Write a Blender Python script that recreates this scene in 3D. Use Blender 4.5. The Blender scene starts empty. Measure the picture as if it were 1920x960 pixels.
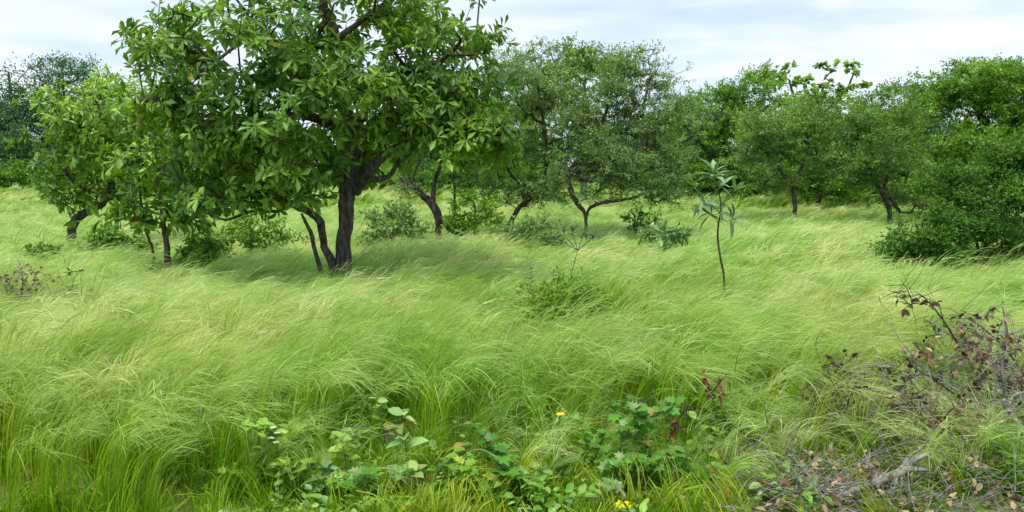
import bpy, math, time
import numpy as np
from mathutils import Matrix, Vector
T0 = time.time()
scene = bpy.context.scene
rng = np.random.default_rng(7)

# ------------------------------------------------------------------ camera
CAM_H = 1.9
FPX = 1500.0                       # focal length in photo pixels (photo 1920 wide)
PITCH = math.atan(155 / FPX)       # horizon sits 155 px above the picture centre
cam_d = bpy.data.cameras.new('camera')
cam = bpy.data.objects.new('camera', cam_d)
scene.collection.objects.link(cam)
cam.location = (0, 0, CAM_H)
cam.rotation_euler = (math.pi / 2 - PITCH, 0, 0)
cam_d.sensor_width = 36
cam_d.lens = 36 * FPX / 1920
cam_d.clip_end = 3000
scene.camera = cam

# ------------------------------------------------------------------ light
SUN_ELEV, SUN_AZ = math.radians(70), math.radians(-150)   # azimuth from +Y towards +X
world = bpy.data.worlds.new('World')
scene.world = world
world.use_nodes = True
nt = world.node_tree
nt.nodes.clear()
def N(tree, typ, **kw):
    n = tree.nodes.new(typ)
    for k, v in kw.items():
        setattr(n, k, v)
    return n
w_out = N(nt, 'ShaderNodeOutputWorld')
w_bg = N(nt, 'ShaderNodeBackground')
w_bg.inputs['Strength'].default_value = 0.10
sky = N(nt, 'ShaderNodeTexSky', sky_type='NISHITA')
sky.sun_disc = False
sky.sun_elevation = SUN_ELEV
sky.sun_rotation = SUN_AZ
sky.air_density = 1.0
sky.dust_density = 1.5
tc = N(nt, 'ShaderNodeTexCoord')
sep = N(nt, 'ShaderNodeSeparateXYZ')
nt.links.new(tc.outputs['Generated'], sep.inputs[0])
def M(tree, op, a, b=None, clamp=False):
    n = tree.nodes.new('ShaderNodeMath'); n.operation = op; n.use_clamp = clamp
    for i, v in enumerate((a, b)):
        if v is None: continue
        if isinstance(v, (int, float)): n.inputs[i].default_value = v
        else: tree.links.new(v, n.inputs[i])
    return n.outputs[0]
zz = M(nt, 'ADD', M(nt, 'MAXIMUM', sep.outputs['Z'], 0.0), 0.10)
cx = M(nt, 'DIVIDE', sep.outputs['X'], zz)
cy = M(nt, 'DIVIDE', sep.outputs['Y'], zz)
comb = N(nt, 'ShaderNodeCombineXYZ')
nt.links.new(cx, comb.inputs[0]); nt.links.new(M(nt, 'MULTIPLY', cy, 1.5), comb.inputs[1])
comb.inputs[2].default_value = 3.7
cn = N(nt, 'ShaderNodeTexNoise')
cn.inputs['Scale'].default_value = 0.55
cn.inputs['Detail'].default_value = 8
cn.inputs['Roughness'].default_value = 0.55
cn.inputs['Distortion'].default_value = 0.5
nt.links.new(comb.outputs[0], cn.inputs['Vector'])
ramp = N(nt, 'ShaderNodeValToRGB')
ramp.color_ramp.elements[0].position = 0.36
ramp.color_ramp.elements[0].color = (0.45, 0.45, 0.45, 1)
ramp.color_ramp.elements[1].position = 0.56
ramp.color_ramp.elements[1].color = (0.97, 0.97, 0.97, 1)
nt.links.new(cn.outputs['Fac'], ramp.inputs[0])
cn2 = N(nt, 'ShaderNodeTexNoise')
cn2.inputs['Scale'].default_value = 1.3
cn2.inputs['Detail'].default_value = 6
nt.links.new(comb.outputs[0], cn2.inputs['Vector'])
cr2 = N(nt, 'ShaderNodeValToRGB')
cr2.color_ramp.elements[0].position = 0.32
cr2.color_ramp.elements[0].color = (4.15, 4.8, 6.1, 1)
cr2.color_ramp.elements[1].position = 0.66
cr2.color_ramp.elements[1].color = (5.6, 5.85, 6.4, 1)
nt.links.new(cn2.outputs['Fac'], cr2.inputs[0])
mixw = N(nt, 'ShaderNodeMix', data_type='RGBA')
nt.links.new(ramp.outputs[0], mixw.inputs[0])
nt.links.new(sky.outputs[0], mixw.inputs[6])
nt.links.new(cr2.outputs[0], mixw.inputs[7])
nt.links.new(mixw.outputs[2], w_bg.inputs[0])
nt.links.new(w_bg.outputs[0], w_out.inputs[0])

sd = bpy.data.lights.new('sun', 'SUN')
sd.energy = 2.4
sd.angle = math.radians(24)
sd.color = (1.0, 0.965, 0.91)
sun = bpy.data.objects.new('sun', sd)
scene.collection.objects.link(sun)
to_sun = Vector((math.sin(SUN_AZ) * math.cos(SUN_ELEV), math.cos(SUN_AZ) * math.cos(SUN_ELEV), math.sin(SUN_ELEV)))
sun.rotation_euler = to_sun.to_track_quat('Z', 'Y').to_euler()

scene.view_settings.view_transform = 'Standard'
scene.view_settings.look = 'None'
scene.view_settings.exposure = 0.94
scene.view_settings.gamma = 1.0
scene.cycles.max_bounces = 7
scene.cycles.diffuse_bounces = 4
scene.cycles.transmission_bounces = 4
scene.cycles.transparent_max_bounces = 4
scene.cycles.use_adaptive_sampling = True
try: scene.cycles.use_denoising = True
except Exception: pass

# ------------------------------------------------------------------ space helpers
CA, SA = math.cos(PITCH), math.sin(PITCH)
def ray(px, py):
    r = (px - 960) / FPX; u = -(py - 480) / FPX
    return np.array([r, CA + SA * u, -SA + CA * u])
def at(px, py, d):
    """the place that a photo pixel shows, d metres out"""
    v = ray(px, py); v = v * (d / v[1])
    return v + np.array([0, 0, CAM_H])
def gz(x, y):
    t = np.clip((np.asarray(y, float) - 19.0) / 17.0, 0, 1)      # the meadow rises gently towards the trees
    return 0.65 * t * t * (3 - 2 * t) + 0.05 * np.sin(x * 0.31 + 1.0) * np.cos(y * 0.27) + 0.025 * np.sin(x * 0.9 + y * 0.7)
def on_ground(px, py, z=0.0):
    v = ray(px, py); t = (z - CAM_H) / v[2]
    return v * t + np.array([0, 0, CAM_H])
def project(P):
    P = np.asarray(P) - np.array([0, 0, CAM_H])
    f = P[..., 1] * CA - P[..., 2] * SA
    u = P[..., 1] * SA + P[..., 2] * CA
    f = np.where(f < 0.05, 0.05, f)
    return 960 + FPX * P[..., 0] / f, 480 - FPX * u / f
def norm(v):
    v = np.asarray(v, float)
    return v / np.maximum(np.linalg.norm(v, axis=-1, keepdims=True), 1e-9)

# ------------------------------------------------------------------ object helpers
COL = scene.collection
def link(o, parent=None):
    COL.objects.link(o)
    if parent is not None: o.parent = parent
    return o
def tag(o, label=None, cat=None, group=None, kind=None):
    if label: o['label'] = label
    if cat: o['category'] = cat
    if group: o['group'] = group
    if kind: o['kind'] = kind
    return o
def empty(name, loc, label, cat, group=None):
    o = bpy.data.objects.new(name, None); COL.objects.link(o)
    o.location = loc; o.empty_display_size = 0.1
    return tag(o, label, cat, group)
def mesh_np(name, V, F, col=None, mat=None, smooth=False):
    V = np.ascontiguousarray(V, np.float32).reshape(-1, 3); F = np.ascontiguousarray(F, np.int32)
    me = bpy.data.meshes.new(name)
    k = F.shape[1]; nf = len(F)
    me.vertices.add(len(V)); me.vertices.foreach_set('co', V.ravel())
    me.loops.add(nf * k); me.loops.foreach_set('vertex_index', F.ravel())
    me.polygons.add(nf)
    me.polygons.foreach_set('loop_start', np.arange(0, nf * k, k, dtype=np.int32))
    me.polygons.foreach_set('loop_total', np.full(nf, k, np.int32))
    if smooth: me.polygons.foreach_set('use_smooth', np.ones(nf, bool))
    if col is not None:
        a = me.attributes.new('col', 'FLOAT_COLOR', 'POINT')
        c = np.ones((len(V), 4), np.float32); c[:, :3] = col
        a.data.foreach_set('color', c.ravel())
    me.update(calc_edges=True)
    if mat: me.materials.append(mat)
    return me
def part(name, me, parent, kind=None, label=None):
    """a child mesh given in world coordinates"""
    o = bpy.data.objects.new(name, me); link(o, parent)
    o.matrix_parent_inverse = parent.matrix_basis.inverted() if parent else Matrix()
    if parent is not None:
        o.matrix_parent_inverse = Matrix.Translation(-Vector(parent.location))
    return tag(o, label, kind=kind)

# tubes -----------------------------------------------------------------------
def tubes(chains, sides=6):
    """chains: list of (points, radii) -> verts, quad faces"""
    VS, FS, off = [], [], 0
    ang0 = np.linspace(0, 2 * math.pi, sides, endpoint=False)
    for P, R in chains:
        P = np.asarray(P, float); R = np.asarray(R, float); n = len(P)
        if n < 2: continue
        T = np.empty_like(P); T[1:-1] = P[2:] - P[:-2]; T[0] = P[1] - P[0]; T[-1] = P[-1] - P[-2]
        T = norm(T)
        ref = np.array([0.31, 0.95, 0.05]) if abs(T[:, 2]).mean() > 0.6 else np.array([0.1, 0.05, 1.0])
        A = norm(np.cross(T, ref)); B = np.cross(T, A)
        ring = P[:, None] + R[:, None, None] * (A[:, None] * np.cos(ang0)[None, :, None] + B[:, None] * np.sin(ang0)[None, :, None])
        VS.append(ring.reshape(-1, 3))
        i = np.arange(n - 1)[:, None] * sides; j = np.arange(sides)[None]; j2 = (j + 1) % sides
        f = np.stack([i + j, i + j2, i + sides + j2, i + sides + j], -1).reshape(-1, 4) + off
        FS.append(f); off += n * sides
    return np.concatenate(VS), np.concatenate(FS)
def smooth_path(pts, sub=5):
    """Catmull-Rom through pts (n, k)"""
    P = np.asarray(pts, float)
    if len(P) < 3:
        t = np.linspace(0, 1, sub + 1)[:, None]
        return P[0] * (1 - t) + P[-1] * t
    Q = np.vstack([2 * P[0] - P[1], P, 2 * P[-1] - P[-2]]); out = []
    for i in range(1, len(Q) - 2):
        t = np.linspace(0, 1, sub, endpoint=False)[:, None]
        a, b, c, d = Q[i - 1], Q[i], Q[i + 1], Q[i + 2]
        out.append(0.5 * (2 * b + (c - a) * t + (2 * a - 5 * b + 4 * c - d) * t ** 2 + (3 * b - a - 3 * c + d) * t ** 3))
    out.append(Q[-2][None])
    return np.concatenate(out)

# leaves ----------------------------------------------------------------------
def leaf_shape(ws, droop=0.15, fold=0.12, rows=None):
    """strip leaf along +Y, length 1; ws = half-widths at rows"""
    n = len(ws) + 2
    ys = np.linspace(0, 1, n) if rows is None else np.array([0, *rows, 1.0])
    V = [[0, 0, 0]]; F = []
    for y, w in zip(ys[1:-1], ws):
        zc = -droop * y ** 2
        V += [[-w, y, zc + fold * w * 1.2], [0, y, zc], [w, y, zc + fold * w * 1.2]]
    V.append([0, 1, -droop])
    m = len(ws)
    F += [[0, 2, 1], [0, 3, 2]]
    for i in range(m - 1):
        a = 1 + 3 * i; b = a + 3
        F += [[a, a + 1, b + 1], [a, b + 1, b], [a + 1, a + 2, b + 2], [a + 1, b + 2, b + 1]]
    a = 1 + 3 * (m - 1); t = len(V) - 1
    F += [[a, a + 1, t], [a + 1, a + 2, t]]
    return np.array(V, float), np.array(F)
LEAF_OBOV = leaf_shape([0.055, 0.165], droop=0.26, fold=0.5, rows=[0.28, 0.74])
LEAF_LANCE = leaf_shape([0.10, 0.12], droop=0.25, fold=0.4, rows=[0.3, 0.62])
LEAF_OVATE = leaf_shape([0.24, 0.32, 0.2], droop=0.18, fold=0.35, rows=[0.18, 0.45, 0.78])
LEAF_ROUND = leaf_shape([0.34, 0.36], droop=0.12, fold=0.2, rows=[0.25, 0.75])
def lobed():
    # five pointed lobes round a short stalk, one fan of triangles folded along the midrib
    prof = [(0.0, 0.0), (0.16, 0.10), (0.40, 0.06), (0.26, 0.28), (0.50, 0.42), (0.25, 0.52), (0.36, 0.78), (0.14, 0.74), (0.0, 1.0)]
    V = [[0, 0.35, -0.02]]
    for x, y in prof: V.append([x, y, 0.18 * x - 0.2 * y * y])
    for x, y in prof[::-1][1:-1]: V.append([-x, y, 0.18 * x - 0.2 * y * y])
    n = len(V) - 1
    return np.array(V, float), np.array([[0, 1 + i, 1 + (i + 1) % n] for i in range(n)])
LEAF_LOBED = lobed()
LEAFLET = (np.array([[0, 0, 0], [0.26, 0.5, 0.04], [0, 1, -0.06], [-0.26, 0.5, 0.04]], float), np.array([[0, 1, 2], [0, 2, 3]]))
def frames(D, Nn):
    Y = norm(D); Z = norm(Nn - Y * np.sum(Nn * Y, -1, keepdims=True)); X = np.cross(Y, Z)
    return np.stack([X, Y, Z], -1)
def leaf_batch(tmpl, P, D, Nn, S, C):
    V, F = tmpl; R = frames(D, Nn)
    W = P[:, None] + S[:, None, None] * np.einsum('nij,kj->nki', R, V)
    FF = F[None] + (np.arange(len(P)) * len(V))[:, None, None]
    return W.reshape(-1, 3), FF.reshape(-1, F.shape[1]), np.repeat(C, len(V), axis=0)
leaf_cache = {}
def leaf_objects(parent, tmpl_key, tmpl, P, D, Nn, S, C, mat, name='leaf', label=None):
    R = frames(D, Nn); base = Vector(parent.location)
    for i in range(len(P)):
        q = tuple(np.round(C[i] * 24).astype(int))      # a handful of shared meshes by colour
        key = (tmpl_key, mat.name, q)
        if key not in leaf_cache:
            leaf_cache[key] = mesh_np('leaf_' + tmpl_key, tmpl[0], tmpl[1], np.repeat(C[i][None], len(tmpl[0]), 0), mat)
        o = bpy.data.objects.new(name, leaf_cache[key]); link(o, parent)
        m = np.eye(4); m[:3, :3] = R[i] * S[i]; m[:3, 3] = P[i] - np.array(base)
        o.matrix_local = Matrix(m.tolist())
        if label: o['label'] = label

# ------------------------------------------------------------------ materials
def new_mat(name):
    m = bpy.data.materials.new(name); m.use_nodes = True; m.node_tree.nodes.clear(); return m, m.node_tree
def leaf_mat(name, rough=0.45, trans=0.35, spec=0.4, vary=0.35, scale=1.2, tint=(1.25, 1.2, 0.5)):
    m, t = new_mat(name)
    out = N(t, 'ShaderNodeOutputMaterial'); at_ = N(t, 'ShaderNodeAttribute', attribute_name='col')
    geo = N(t, 'ShaderNodeNewGeometry')
    ns = N(t, 'ShaderNodeTexNoise'); ns.inputs['Scale'].default_value = scale; ns.inputs['Detail'].default_value = 3
    t.links.new(geo.outputs['Position'], ns.inputs['Vector'])
    v = M(t, 'ADD', M(t, 'MULTIPLY', M(t, 'SUBTRACT', ns.outputs['Fac'], 0.5), vary * 2.4), 1.0)
    vm = N(t, 'ShaderNodeVectorMath', operation='SCALE')
    t.links.new(at_.outputs['Color'], vm.inputs[0]); t.links.new(v, vm.inputs['Scale'])
    p = N(t, 'ShaderNodeBsdfPrincipled')
    p.inputs['Roughness'].default_value = rough
    p.inputs['Specular IOR Level'].default_value = spec
    t.links.new(vm.outputs[0], p.inputs['Base Color'])
    tr = N(t, 'ShaderNodeBsdfTranslucent')
    tm = N(t, 'ShaderNodeVectorMath', operation='MULTIPLY'); tm.inputs[1].default_value = tint
    t.links.new(vm.outputs[0], tm.inputs[0]); t.links.new(tm.outputs[0], tr.inputs['Color'])
    mx = N(t, 'ShaderNodeMixShader'); mx.inputs[0].default_value = trans
    t.links.new(p.outputs[0], mx.inputs[1]); t.links.new(tr.outputs[0], mx.inputs[2])
    t.links.new(mx.outputs[0], out.inputs[0])
    return m
def bark_mat(name, c1, c2, scale=14, bump=0.6):
    m, t = new_mat(name)
    out = N(t, 'ShaderNodeOutputMaterial'); p = N(t, 'ShaderNodeBsdfPrincipled'); p.inputs['Roughness'].default_value = 0.9
    g = N(t, 'ShaderNodeNewGeometry')
    mp = N(t, 'ShaderNodeMapping'); mp.inputs['Scale'].default_value = (1, 1, 0.28)
    t.links.new(g.outputs['Position'], mp.inputs[0])
    n = N(t, 'ShaderNodeTexNoise'); n.inputs['Scale'].default_value = scale; n.inputs['Detail'].default_value = 6; n.inputs['Roughness'].default_value = 0.7
    t.links.new(mp.outputs[0], n.inputs['Vector'])
    r = N(t, 'ShaderNodeValToRGB'); r.color_ramp.elements[0].position = 0.38; r.color_ramp.elements[1].position = 0.68
    r.color_ramp.elements[0].color = (*c1, 1); r.color_ramp.elements[1].color = (*c2, 1)
    t.links.new(n.outputs['Fac'], r.inputs[0]); t.links.new(r.outputs[0], p.inputs['Base Color'])
    b = N(t, 'ShaderNodeBump'); b.inputs['Strength'].default_value = bump; b.inputs['Distance'].default_value = 0.02
    t.links.new(n.outputs['Fac'], b.inputs['Height']); t.links.new(b.outputs[0], p.inputs['Normal'])
    t.links.new(p.outputs[0], out.inputs[0])
    return m
MAT_LEAF = leaf_mat('broad_leaf', rough=0.42, spec=0.45, trans=0.34)
MAT_FINE = leaf_mat('fine_leaf', rough=0.6, spec=0.25, trans=0.3)
MAT_GREY = leaf_mat('grey_leaf', rough=0.6, spec=0.3, trans=0.2, tint=(1.1, 1.15, 0.7))
MAT_DRY = leaf_mat('dry_leaf', rough=0.7, spec=0.2, trans=0.15, tint=(1.1, 1.0, 0.8))
MAT_PETAL = leaf_mat('petal', rough=0.5, spec=0.2, trans=0.3, vary=0.05, tint=(1, 1, 1))
MAT_BARK = bark_mat('dark_bark', (0.014, 0.011, 0.010), (0.15, 0.125, 0.11), scale=20, bump=1.0)
MAT_BARK2 = bark_mat('brown_bark', (0.03, 0.02, 0.013), (0.12, 0.085, 0.06))
MAT_STEM = bark_mat('green_stem', (0.06, 0.08, 0.03), (0.12, 0.14, 0.06), scale=30, bump=0.2)
MAT_DEAD = bark_mat('bleached_wood', (0.08, 0.08, 0.07), (0.38, 0.37, 0.32), scale=22, bump=0.5)
MAT_DARKSTEM = bark_mat('dark_stem', (0.02, 0.018, 0.015), (0.07, 0.05, 0.04), scale=30, bump=0.2)

def grass_mat():
    m, t = new_mat('grass_blades')
    out = N(t, 'ShaderNodeOutputMaterial'); a = N(t, 'ShaderNodeAttribute', attribute_name='col')
    g = N(t, 'ShaderNodeNewGeometry')
    n = N(t, 'ShaderNodeTexNoise'); n.inputs['Scale'].default_value = 0.42; n.inputs['Detail'].default_value = 5; n.inputs['Roughness'].default_value = 0.62
    t.links.new(g.outputs['Position'], n.inputs['Vector'])
    r = N(t, 'ShaderNodeValToRGB'); r.color_ramp.elements[0].position = 0.36; r.color_ramp.elements[1].position = 0.62
    r.color_ramp.elements[0].color = (0.78, 0.97, 0.62, 1); r.color_ramp.elements[1].color = (1.12, 1.06, 1.0, 1)
    t.links.new(n.outputs['Fac'], r.inputs[0])
    mu = N(t, 'ShaderNodeVectorMath', operation='MULTIPLY')
    t.links.new(a.outputs['Color'], mu.inputs[0]); t.links.new(r.outputs[0], mu.inputs[1])
    n2 = N(t, 'ShaderNodeTexNoise'); n2.inputs['Scale'].default_value = 2.6; n2.inputs['Detail'].default_value = 3
    mp = N(t, 'ShaderNodeMapping'); mp.inputs['Scale'].default_value = (0.45, 1.0, 0.6); t.links.new(g.outputs['Position'], mp.inputs[0]); t.links.new(mp.outputs[0], n2.inputs['Vector'])
    r2 = N(t, 'ShaderNodeValToRGB'); r2.color_ramp.elements[0].position = 0.36; r2.color_ramp.elements[1].position = 0.62
    r2.color_ramp.elements[0].color = (0.58, 0.78, 0.36, 1); r2.color_ramp.elements[1].color = (1.12, 1.08, 1.12, 1)
    t.links.new(n2.outputs['Fac'], r2.inputs[0])
    mu2 = N(t, 'ShaderNodeVectorMath', operation='MULTIPLY'); t.links.new(mu.outputs[0], mu2.inputs[0]); t.links.new(r2.outputs[0], mu2.inputs[1]); mu = mu2
    p = N(t, 'ShaderNodeBsdfPrincipled'); p.inputs['Roughness'].default_value = 0.55; p.inputs['Specular IOR Level'].default_value = 0.3
    tr = N(t, 'ShaderNodeBsdfTranslucent'); mx = N(t, 'ShaderNodeMixShader'); mx.inputs[0].default_value = 0.55
    t.links.new(mu.outputs[0], p.inputs['Base Color']); t.links.new(mu.outputs[0], tr.inputs['Color'])
    t.links.new(p.outputs[0], mx.inputs[1]); t.links.new(tr.outputs[0], mx.inputs[2]); t.links.new(mx.outputs[0], out.inputs[0])
    return m
MAT_GRASS = grass_mat()

def ground_mat():
    m, t = new_mat('savanna_soil')
    out = N(t, 'ShaderNodeOutputMaterial'); p = N(t, 'ShaderNodeBsdfPrincipled'); p.inputs['Roughness'].default_value = 0.95
    g = N(t, 'ShaderNodeNewGeometry')
    n1 = N(t, 'ShaderNodeTexNoise'); n1.inputs['Scale'].default_value = 2.2; n1.inputs['Detail'].default_value = 8; n1.inputs['Roughness'].default_value = 0.7
    n2 = N(t, 'ShaderNodeTexNoise'); n2.inputs['Scale'].default_value = 40; n2.inputs['Detail'].default_value = 4
    for n in (n1, n2): t.links.new(g.outputs['Position'], n.inputs['Vector'])
    r = N(t, 'ShaderNodeValToRGB')
    e = r.color_ramp.elements; e[0].position = 0.35; e[0].color = (0.10, 0.16, 0.035, 1); e[1].position = 0.7; e[1].color = (0.19, 0.17, 0.07, 1)
    t.links.new(n1.outputs['Fac'], r.inputs[0])
    r2 = N(t, 'ShaderNodeValToRGB'); r2.color_ramp.elements[0].color = (0.5, 0.5, 0.5, 1); r2.color_ramp.elements[1].color = (1.5, 1.5, 1.4, 1)
    t.links.new(n2.outputs['Fac'], r2.inputs[0])
    mu = N(t, 'ShaderNodeVectorMath', operation='MULTIPLY')
    t.links.new(r.outputs[0], mu.inputs[0]); t.links.new(r2.outputs[0], mu.inputs[1]); t.links.new(mu.outputs[0], p.inputs['Base Color'])
    b = N(t, 'ShaderNodeBump'); b.inputs['Distance'].default_value = 0.03; t.links.new(n2.outputs['Fac'], b.inputs['Height']); t.links.new(b.outputs[0], p.inputs['Normal'])
    t.links.new(p.outputs[0], out.inputs[0])
    return m

# ------------------------------------------------------------------ ground
def build_ground():
    xs = np.concatenate([[-900, -400, -200, -120], np.arange(-80, 80.1, 1.0), [120, 200, 400, 900]])
    ys = np.concatenate([[-300, -60, -20, -8], np.arange(-4, 100.1, 1.0), [130, 200, 400, 1500]])
    X, Y = np.meshgrid(xs, ys); Z = gz(X, Y)
    V = np.stack([X, Y, Z], -1).reshape(-1, 3)
    nx = len(xs); i = np.arange(len(ys) - 1)[:, None] * nx; j = np.arange(nx - 1)[None]
    F = np.stack([i + j, i + j + 1, i + nx + j + 1, i + nx + j], -1).reshape(-1, 4)
    o = bpy.data.objects.new('ground', mesh_np('ground', V, F, None, ground_mat(), True)); link(o)
    tag(o, kind='structure')
build_ground()

# ------------------------------------------------------------------ grass
def ribbons(Pc, Wd, side, colr):
    """Pc (n,k,3) centre lines, Wd (n,k) half-widths, side (n,3)"""
    n, k, _ = Pc.shape
    T = np.gradient(Pc, axis=1)
    S = norm(np.cross(T, side[:, None]))
    V = np.stack([Pc - S * Wd[..., None], Pc + S * Wd[..., None]], 2)       # n,k,2,3
    idx = np.arange(n * k * 2).reshape(n, k, 2)
    F = np.stack([idx[:, :-1, 0], idx[:, :-1, 1], idx[:, 1:, 1], idx[:, 1:, 0]], -1).reshape(-1, 4)
    C = np.repeat(colr[:, :, None], 2, 2)
    return V.reshape(-1, 3), F, C.reshape(-1, 3)
def blade_lines(r, base, h, th0, th1, phi, k, power=1.4, droop=0.0):
    """curving lines: angle from vertical grows from th0 by th1 along the blade"""
    t = np.linspace(0, 1, k)[None]
    th = th0[:, None] + th1[:, None] * t ** power
    d = np.stack([np.sin(th) * np.cos(phi)[:, None], np.sin(th) * np.sin(phi)[:, None], np.cos(th)], -1)
    seg = h[:, None, None] / (k - 1) * d
    P = np.cumsum(seg, 1) - seg[:, :1]
    return base[:, None] + P
STEM = np.array([0.26, 0.42, 0.012]); STEM2 = np.array([0.50, 0.60, 0.03]); PLUME = np.array([0.71, 0.79, 0.41]); LEAFG = np.array([0.13, 0.30, 0.025]); STRAW = np.array([0.50, 0.42, 0.22])
def grass_patch(name, seed, R, n, hmin, hmax, lean, width, k=7, awns=4, nleaf=None, plume=1.0, spread=0.5, power=2.2, awn_from=0.55):
    r = np.random.default_rng(seed)
    parts = []
    def disc(m):
        a = r.uniform(0, 2 * math.pi, m); q = R * np.sqrt(r.uniform(0, 1, m))
        return np.stack([q * np.cos(a), q * np.sin(a), np.full(m, -0.02)], -1)
    # flowering stems; stems come in small tufts
    nt_ = max(3, n // 11)
    tuft = disc(nt_)
    ti = r.integers(0, nt_, n)
    base = tuft[ti] + r.normal(0, 0.028, (n, 3)) * [1, 1, 0]
    th_h = r.uniform(hmin, hmax, nt_); t_phi = r.normal(0, spread, nt_); t_lean = r.uniform(0.6, 1.3, nt_); t_tone = r.uniform(0, 1, nt_)
    h = th_h[ti] * r.uniform(0.86, 1.06, n); phi = t_phi[ti] + r.normal(0, 0.22, n)
    th0 = r.uniform(0.02, 0.13, n); th1 = lean * t_lean[ti] * r.uniform(0.85, 1.15, n)
    L = blade_lines(r, base, h, th0, th1, phi, k, power)
    t = np.linspace(0, 1, k)
    tone = np.clip(t_tone[ti] + r.normal(0, 0.15, n), 0, 1)[:, None, None]
    cs = STEM * (1 - tone) + STEM2 * tone
    cs = cs * r.uniform(0.7, 1.2, n)[:, None, None]
    straw = r.uniform(0, 1, n) < 0.06
    cs[straw] = STRAW
    pl_amt = np.where(t_tone[ti] < 0.3, 0.4, 1.0)[:, None, None]
    blend = np.clip((t - 0.6) / 0.38, 0, 1)[None, :, None] * plume * pl_amt
    C = cs * (1 - blend) + (PLUME * r.uniform(0.8, 1.15, n)[:, None, None]) * blend
    wr = np.exp(r.normal(0, 0.35, n))[:, None]
    W = width * (1.0 - 0.5 * t)[None] * wr
    side = norm(r.normal(0, 1, (n, 3)) + [0, 1.2, 0.3])
    parts.append(ribbons(L, W, side, C))
    # awns: hair fine strands that leave the upper stem and stream with the wind
    if awns:
        ka = 5
        for a in range(awns):
            i0 = r.integers(int(k * awn_from), k, n)
            st = L[np.arange(n), i0]
            tang = L[np.arange(n), np.minimum(i0, k - 1)] - L[np.arange(n), i0 - 1]
            tang = norm(tang)
            th = np.arccos(np.clip(tang[:, 2], -1, 1)) + r.normal(0, 0.16, n)
            ph = phi + r.normal(0, 0.2, n)
            la = r.uniform(0.10, 0.26, n) * (hmax / 0.85)
            LA = blade_lines(r, st, la, th, r.uniform(0.25, 0.8, n) * (0.4 + 0.5 * lean), ph, ka, 1.2)
            ta = np.linspace(0, 1, ka)
            WA = np.tile(width * 0.85 * (1 - 0.75 * ta)[None], (n, 1))
            CA_ = np.tile((PLUME * plume + cs[:, 0] * (1 - plume))[:, None] if plume < 1 else PLUME[None, None], (1 if plume < 1 else n, ka, 1)) * r.uniform(0.75, 1.2, n)[:, None, None]
            parts.append(ribbons(LA, WA, norm(r.normal(0, 1, (n, 3)) + [0, 1.0, 0.4]), CA_))
    # basal leaves
    m = nleaf if nleaf is not None else n
    if m:
        base = tuft[r.integers(0, nt_, m)] + r.normal(0, 0.05, (m, 3)) * [1, 1, 0]
        hl = r.uniform(0.35, 0.8, m) * hmax * 0.85; ph = r.normal(0, spread * 1.7, m)
        LL = blade_lines(r, base, hl, r.uniform(0, 0.3, m), (0.35 + 0.6 * lean) * r.uniform(0.4, 1.3, m), ph, 5, 1.6)
        tl = np.linspace(0, 1, 5)
        WL = width * 1.6 * np.array([0.8, 1, 0.9, 0.6, 0.12])[None] * np.exp(r.normal(0, 0.45, m))[:, None]
        tone = r.uniform(0, 1, m)[:, None, None]
        CL = (LEAFG * (1 - tone) + STEM2 * tone) * np.ones((m, 5, 1)) * r.uniform(0.7, 1.2, m)[:, None, None]
        parts.append(ribbons(LL, WL, norm(r.normal(0, 1, (m, 3)) + [0, 0.8, 0]), CL))
    V = np.concatenate([p[0] for p in parts]); C = np.concatenate([p[2] for p in parts])
    off = 0; FF = []
    for p in parts: FF.append(p[1] + off); off += len(p[0])
    return bpy.data.objects.new(name, mesh_np(name, V, np.concatenate(FF), C, MAT_GRASS))

def scatter(name, patches, P, idx, rot, scl, label, parent=None):
    """one stuff object: patches instanced on its points by geometry nodes"""
    col = bpy.data.collections.new(name + '_source')
    for o in patches: col.objects.link(o)
    me = bpy.data.meshes.new(name); me.vertices.add(len(P)); me.vertices.foreach_set('co', P.astype(np.float32).ravel())
    for nm, ty, arr, fld in (('pick', 'INT', idx.astype(np.int32), 'value'), ('rot', 'FLOAT_VECTOR', rot.astype(np.float32), 'vector'), ('scl', 'FLOAT_VECTOR', scl.astype(np.float32), 'vector')):
        a = me.attributes.new(nm, ty, 'POINT'); a.data.foreach_set(fld, arr.ravel())
    o = bpy.data.objects.new(name, me); link(o)
    g = bpy.data.node_groups.new(name + '_nodes', 'GeometryNodeTree')
    g.interface.new_socket('Geometry', in_out='INPUT', socket_type='NodeSocketGeometry')
    g.interface.new_socket('Geometry', in_out='OUTPUT', socket_type='NodeSocketGeometry')
    gi = g.nodes.new('NodeGroupInput'); go = g.nodes.new('NodeGroupOutput')
    ci = g.nodes.new('GeometryNodeCollectionInfo'); ci.inputs['Collection'].default_value = col
    ci.inputs['Separate Children'].default_value = True; ci.inputs['Reset Children'].default_value = True
    ip = g.nodes.new('GeometryNodeInstanceOnPoints'); ip.inputs['Pick Instance'].default_value = True
    def attr(nm, ty):
        n = g.nodes.new('GeometryNodeInputNamedAttribute'); n.data_type = ty; n.inputs['Name'].default_value = nm
        return n.outputs['Attribute']
    e2r = g.nodes.new('FunctionNodeEulerToRotation')
    g.links.new(attr('rot', 'FLOAT_VECTOR'), e2r.inputs[0])
    g.links.new(gi.outputs[0], ip.inputs['Points']); g.links.new(ci.outputs[0], ip.inputs['Instance'])
    g.links.new(attr('pick', 'INT'), ip.inputs['Instance Index'])
    g.links.new(e2r.outputs[0], ip.inputs['Rotation']); g.links.new(attr('scl', 'FLOAT_VECTOR'), ip.inputs['Scale'])
    g.links.new(ip.outputs[0], go.inputs[0])
    md = o.modifiers.new('scatter', 'NODES'); md.node_group = g
    return tag(o, label, 'grass', kind='stuff')

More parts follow.
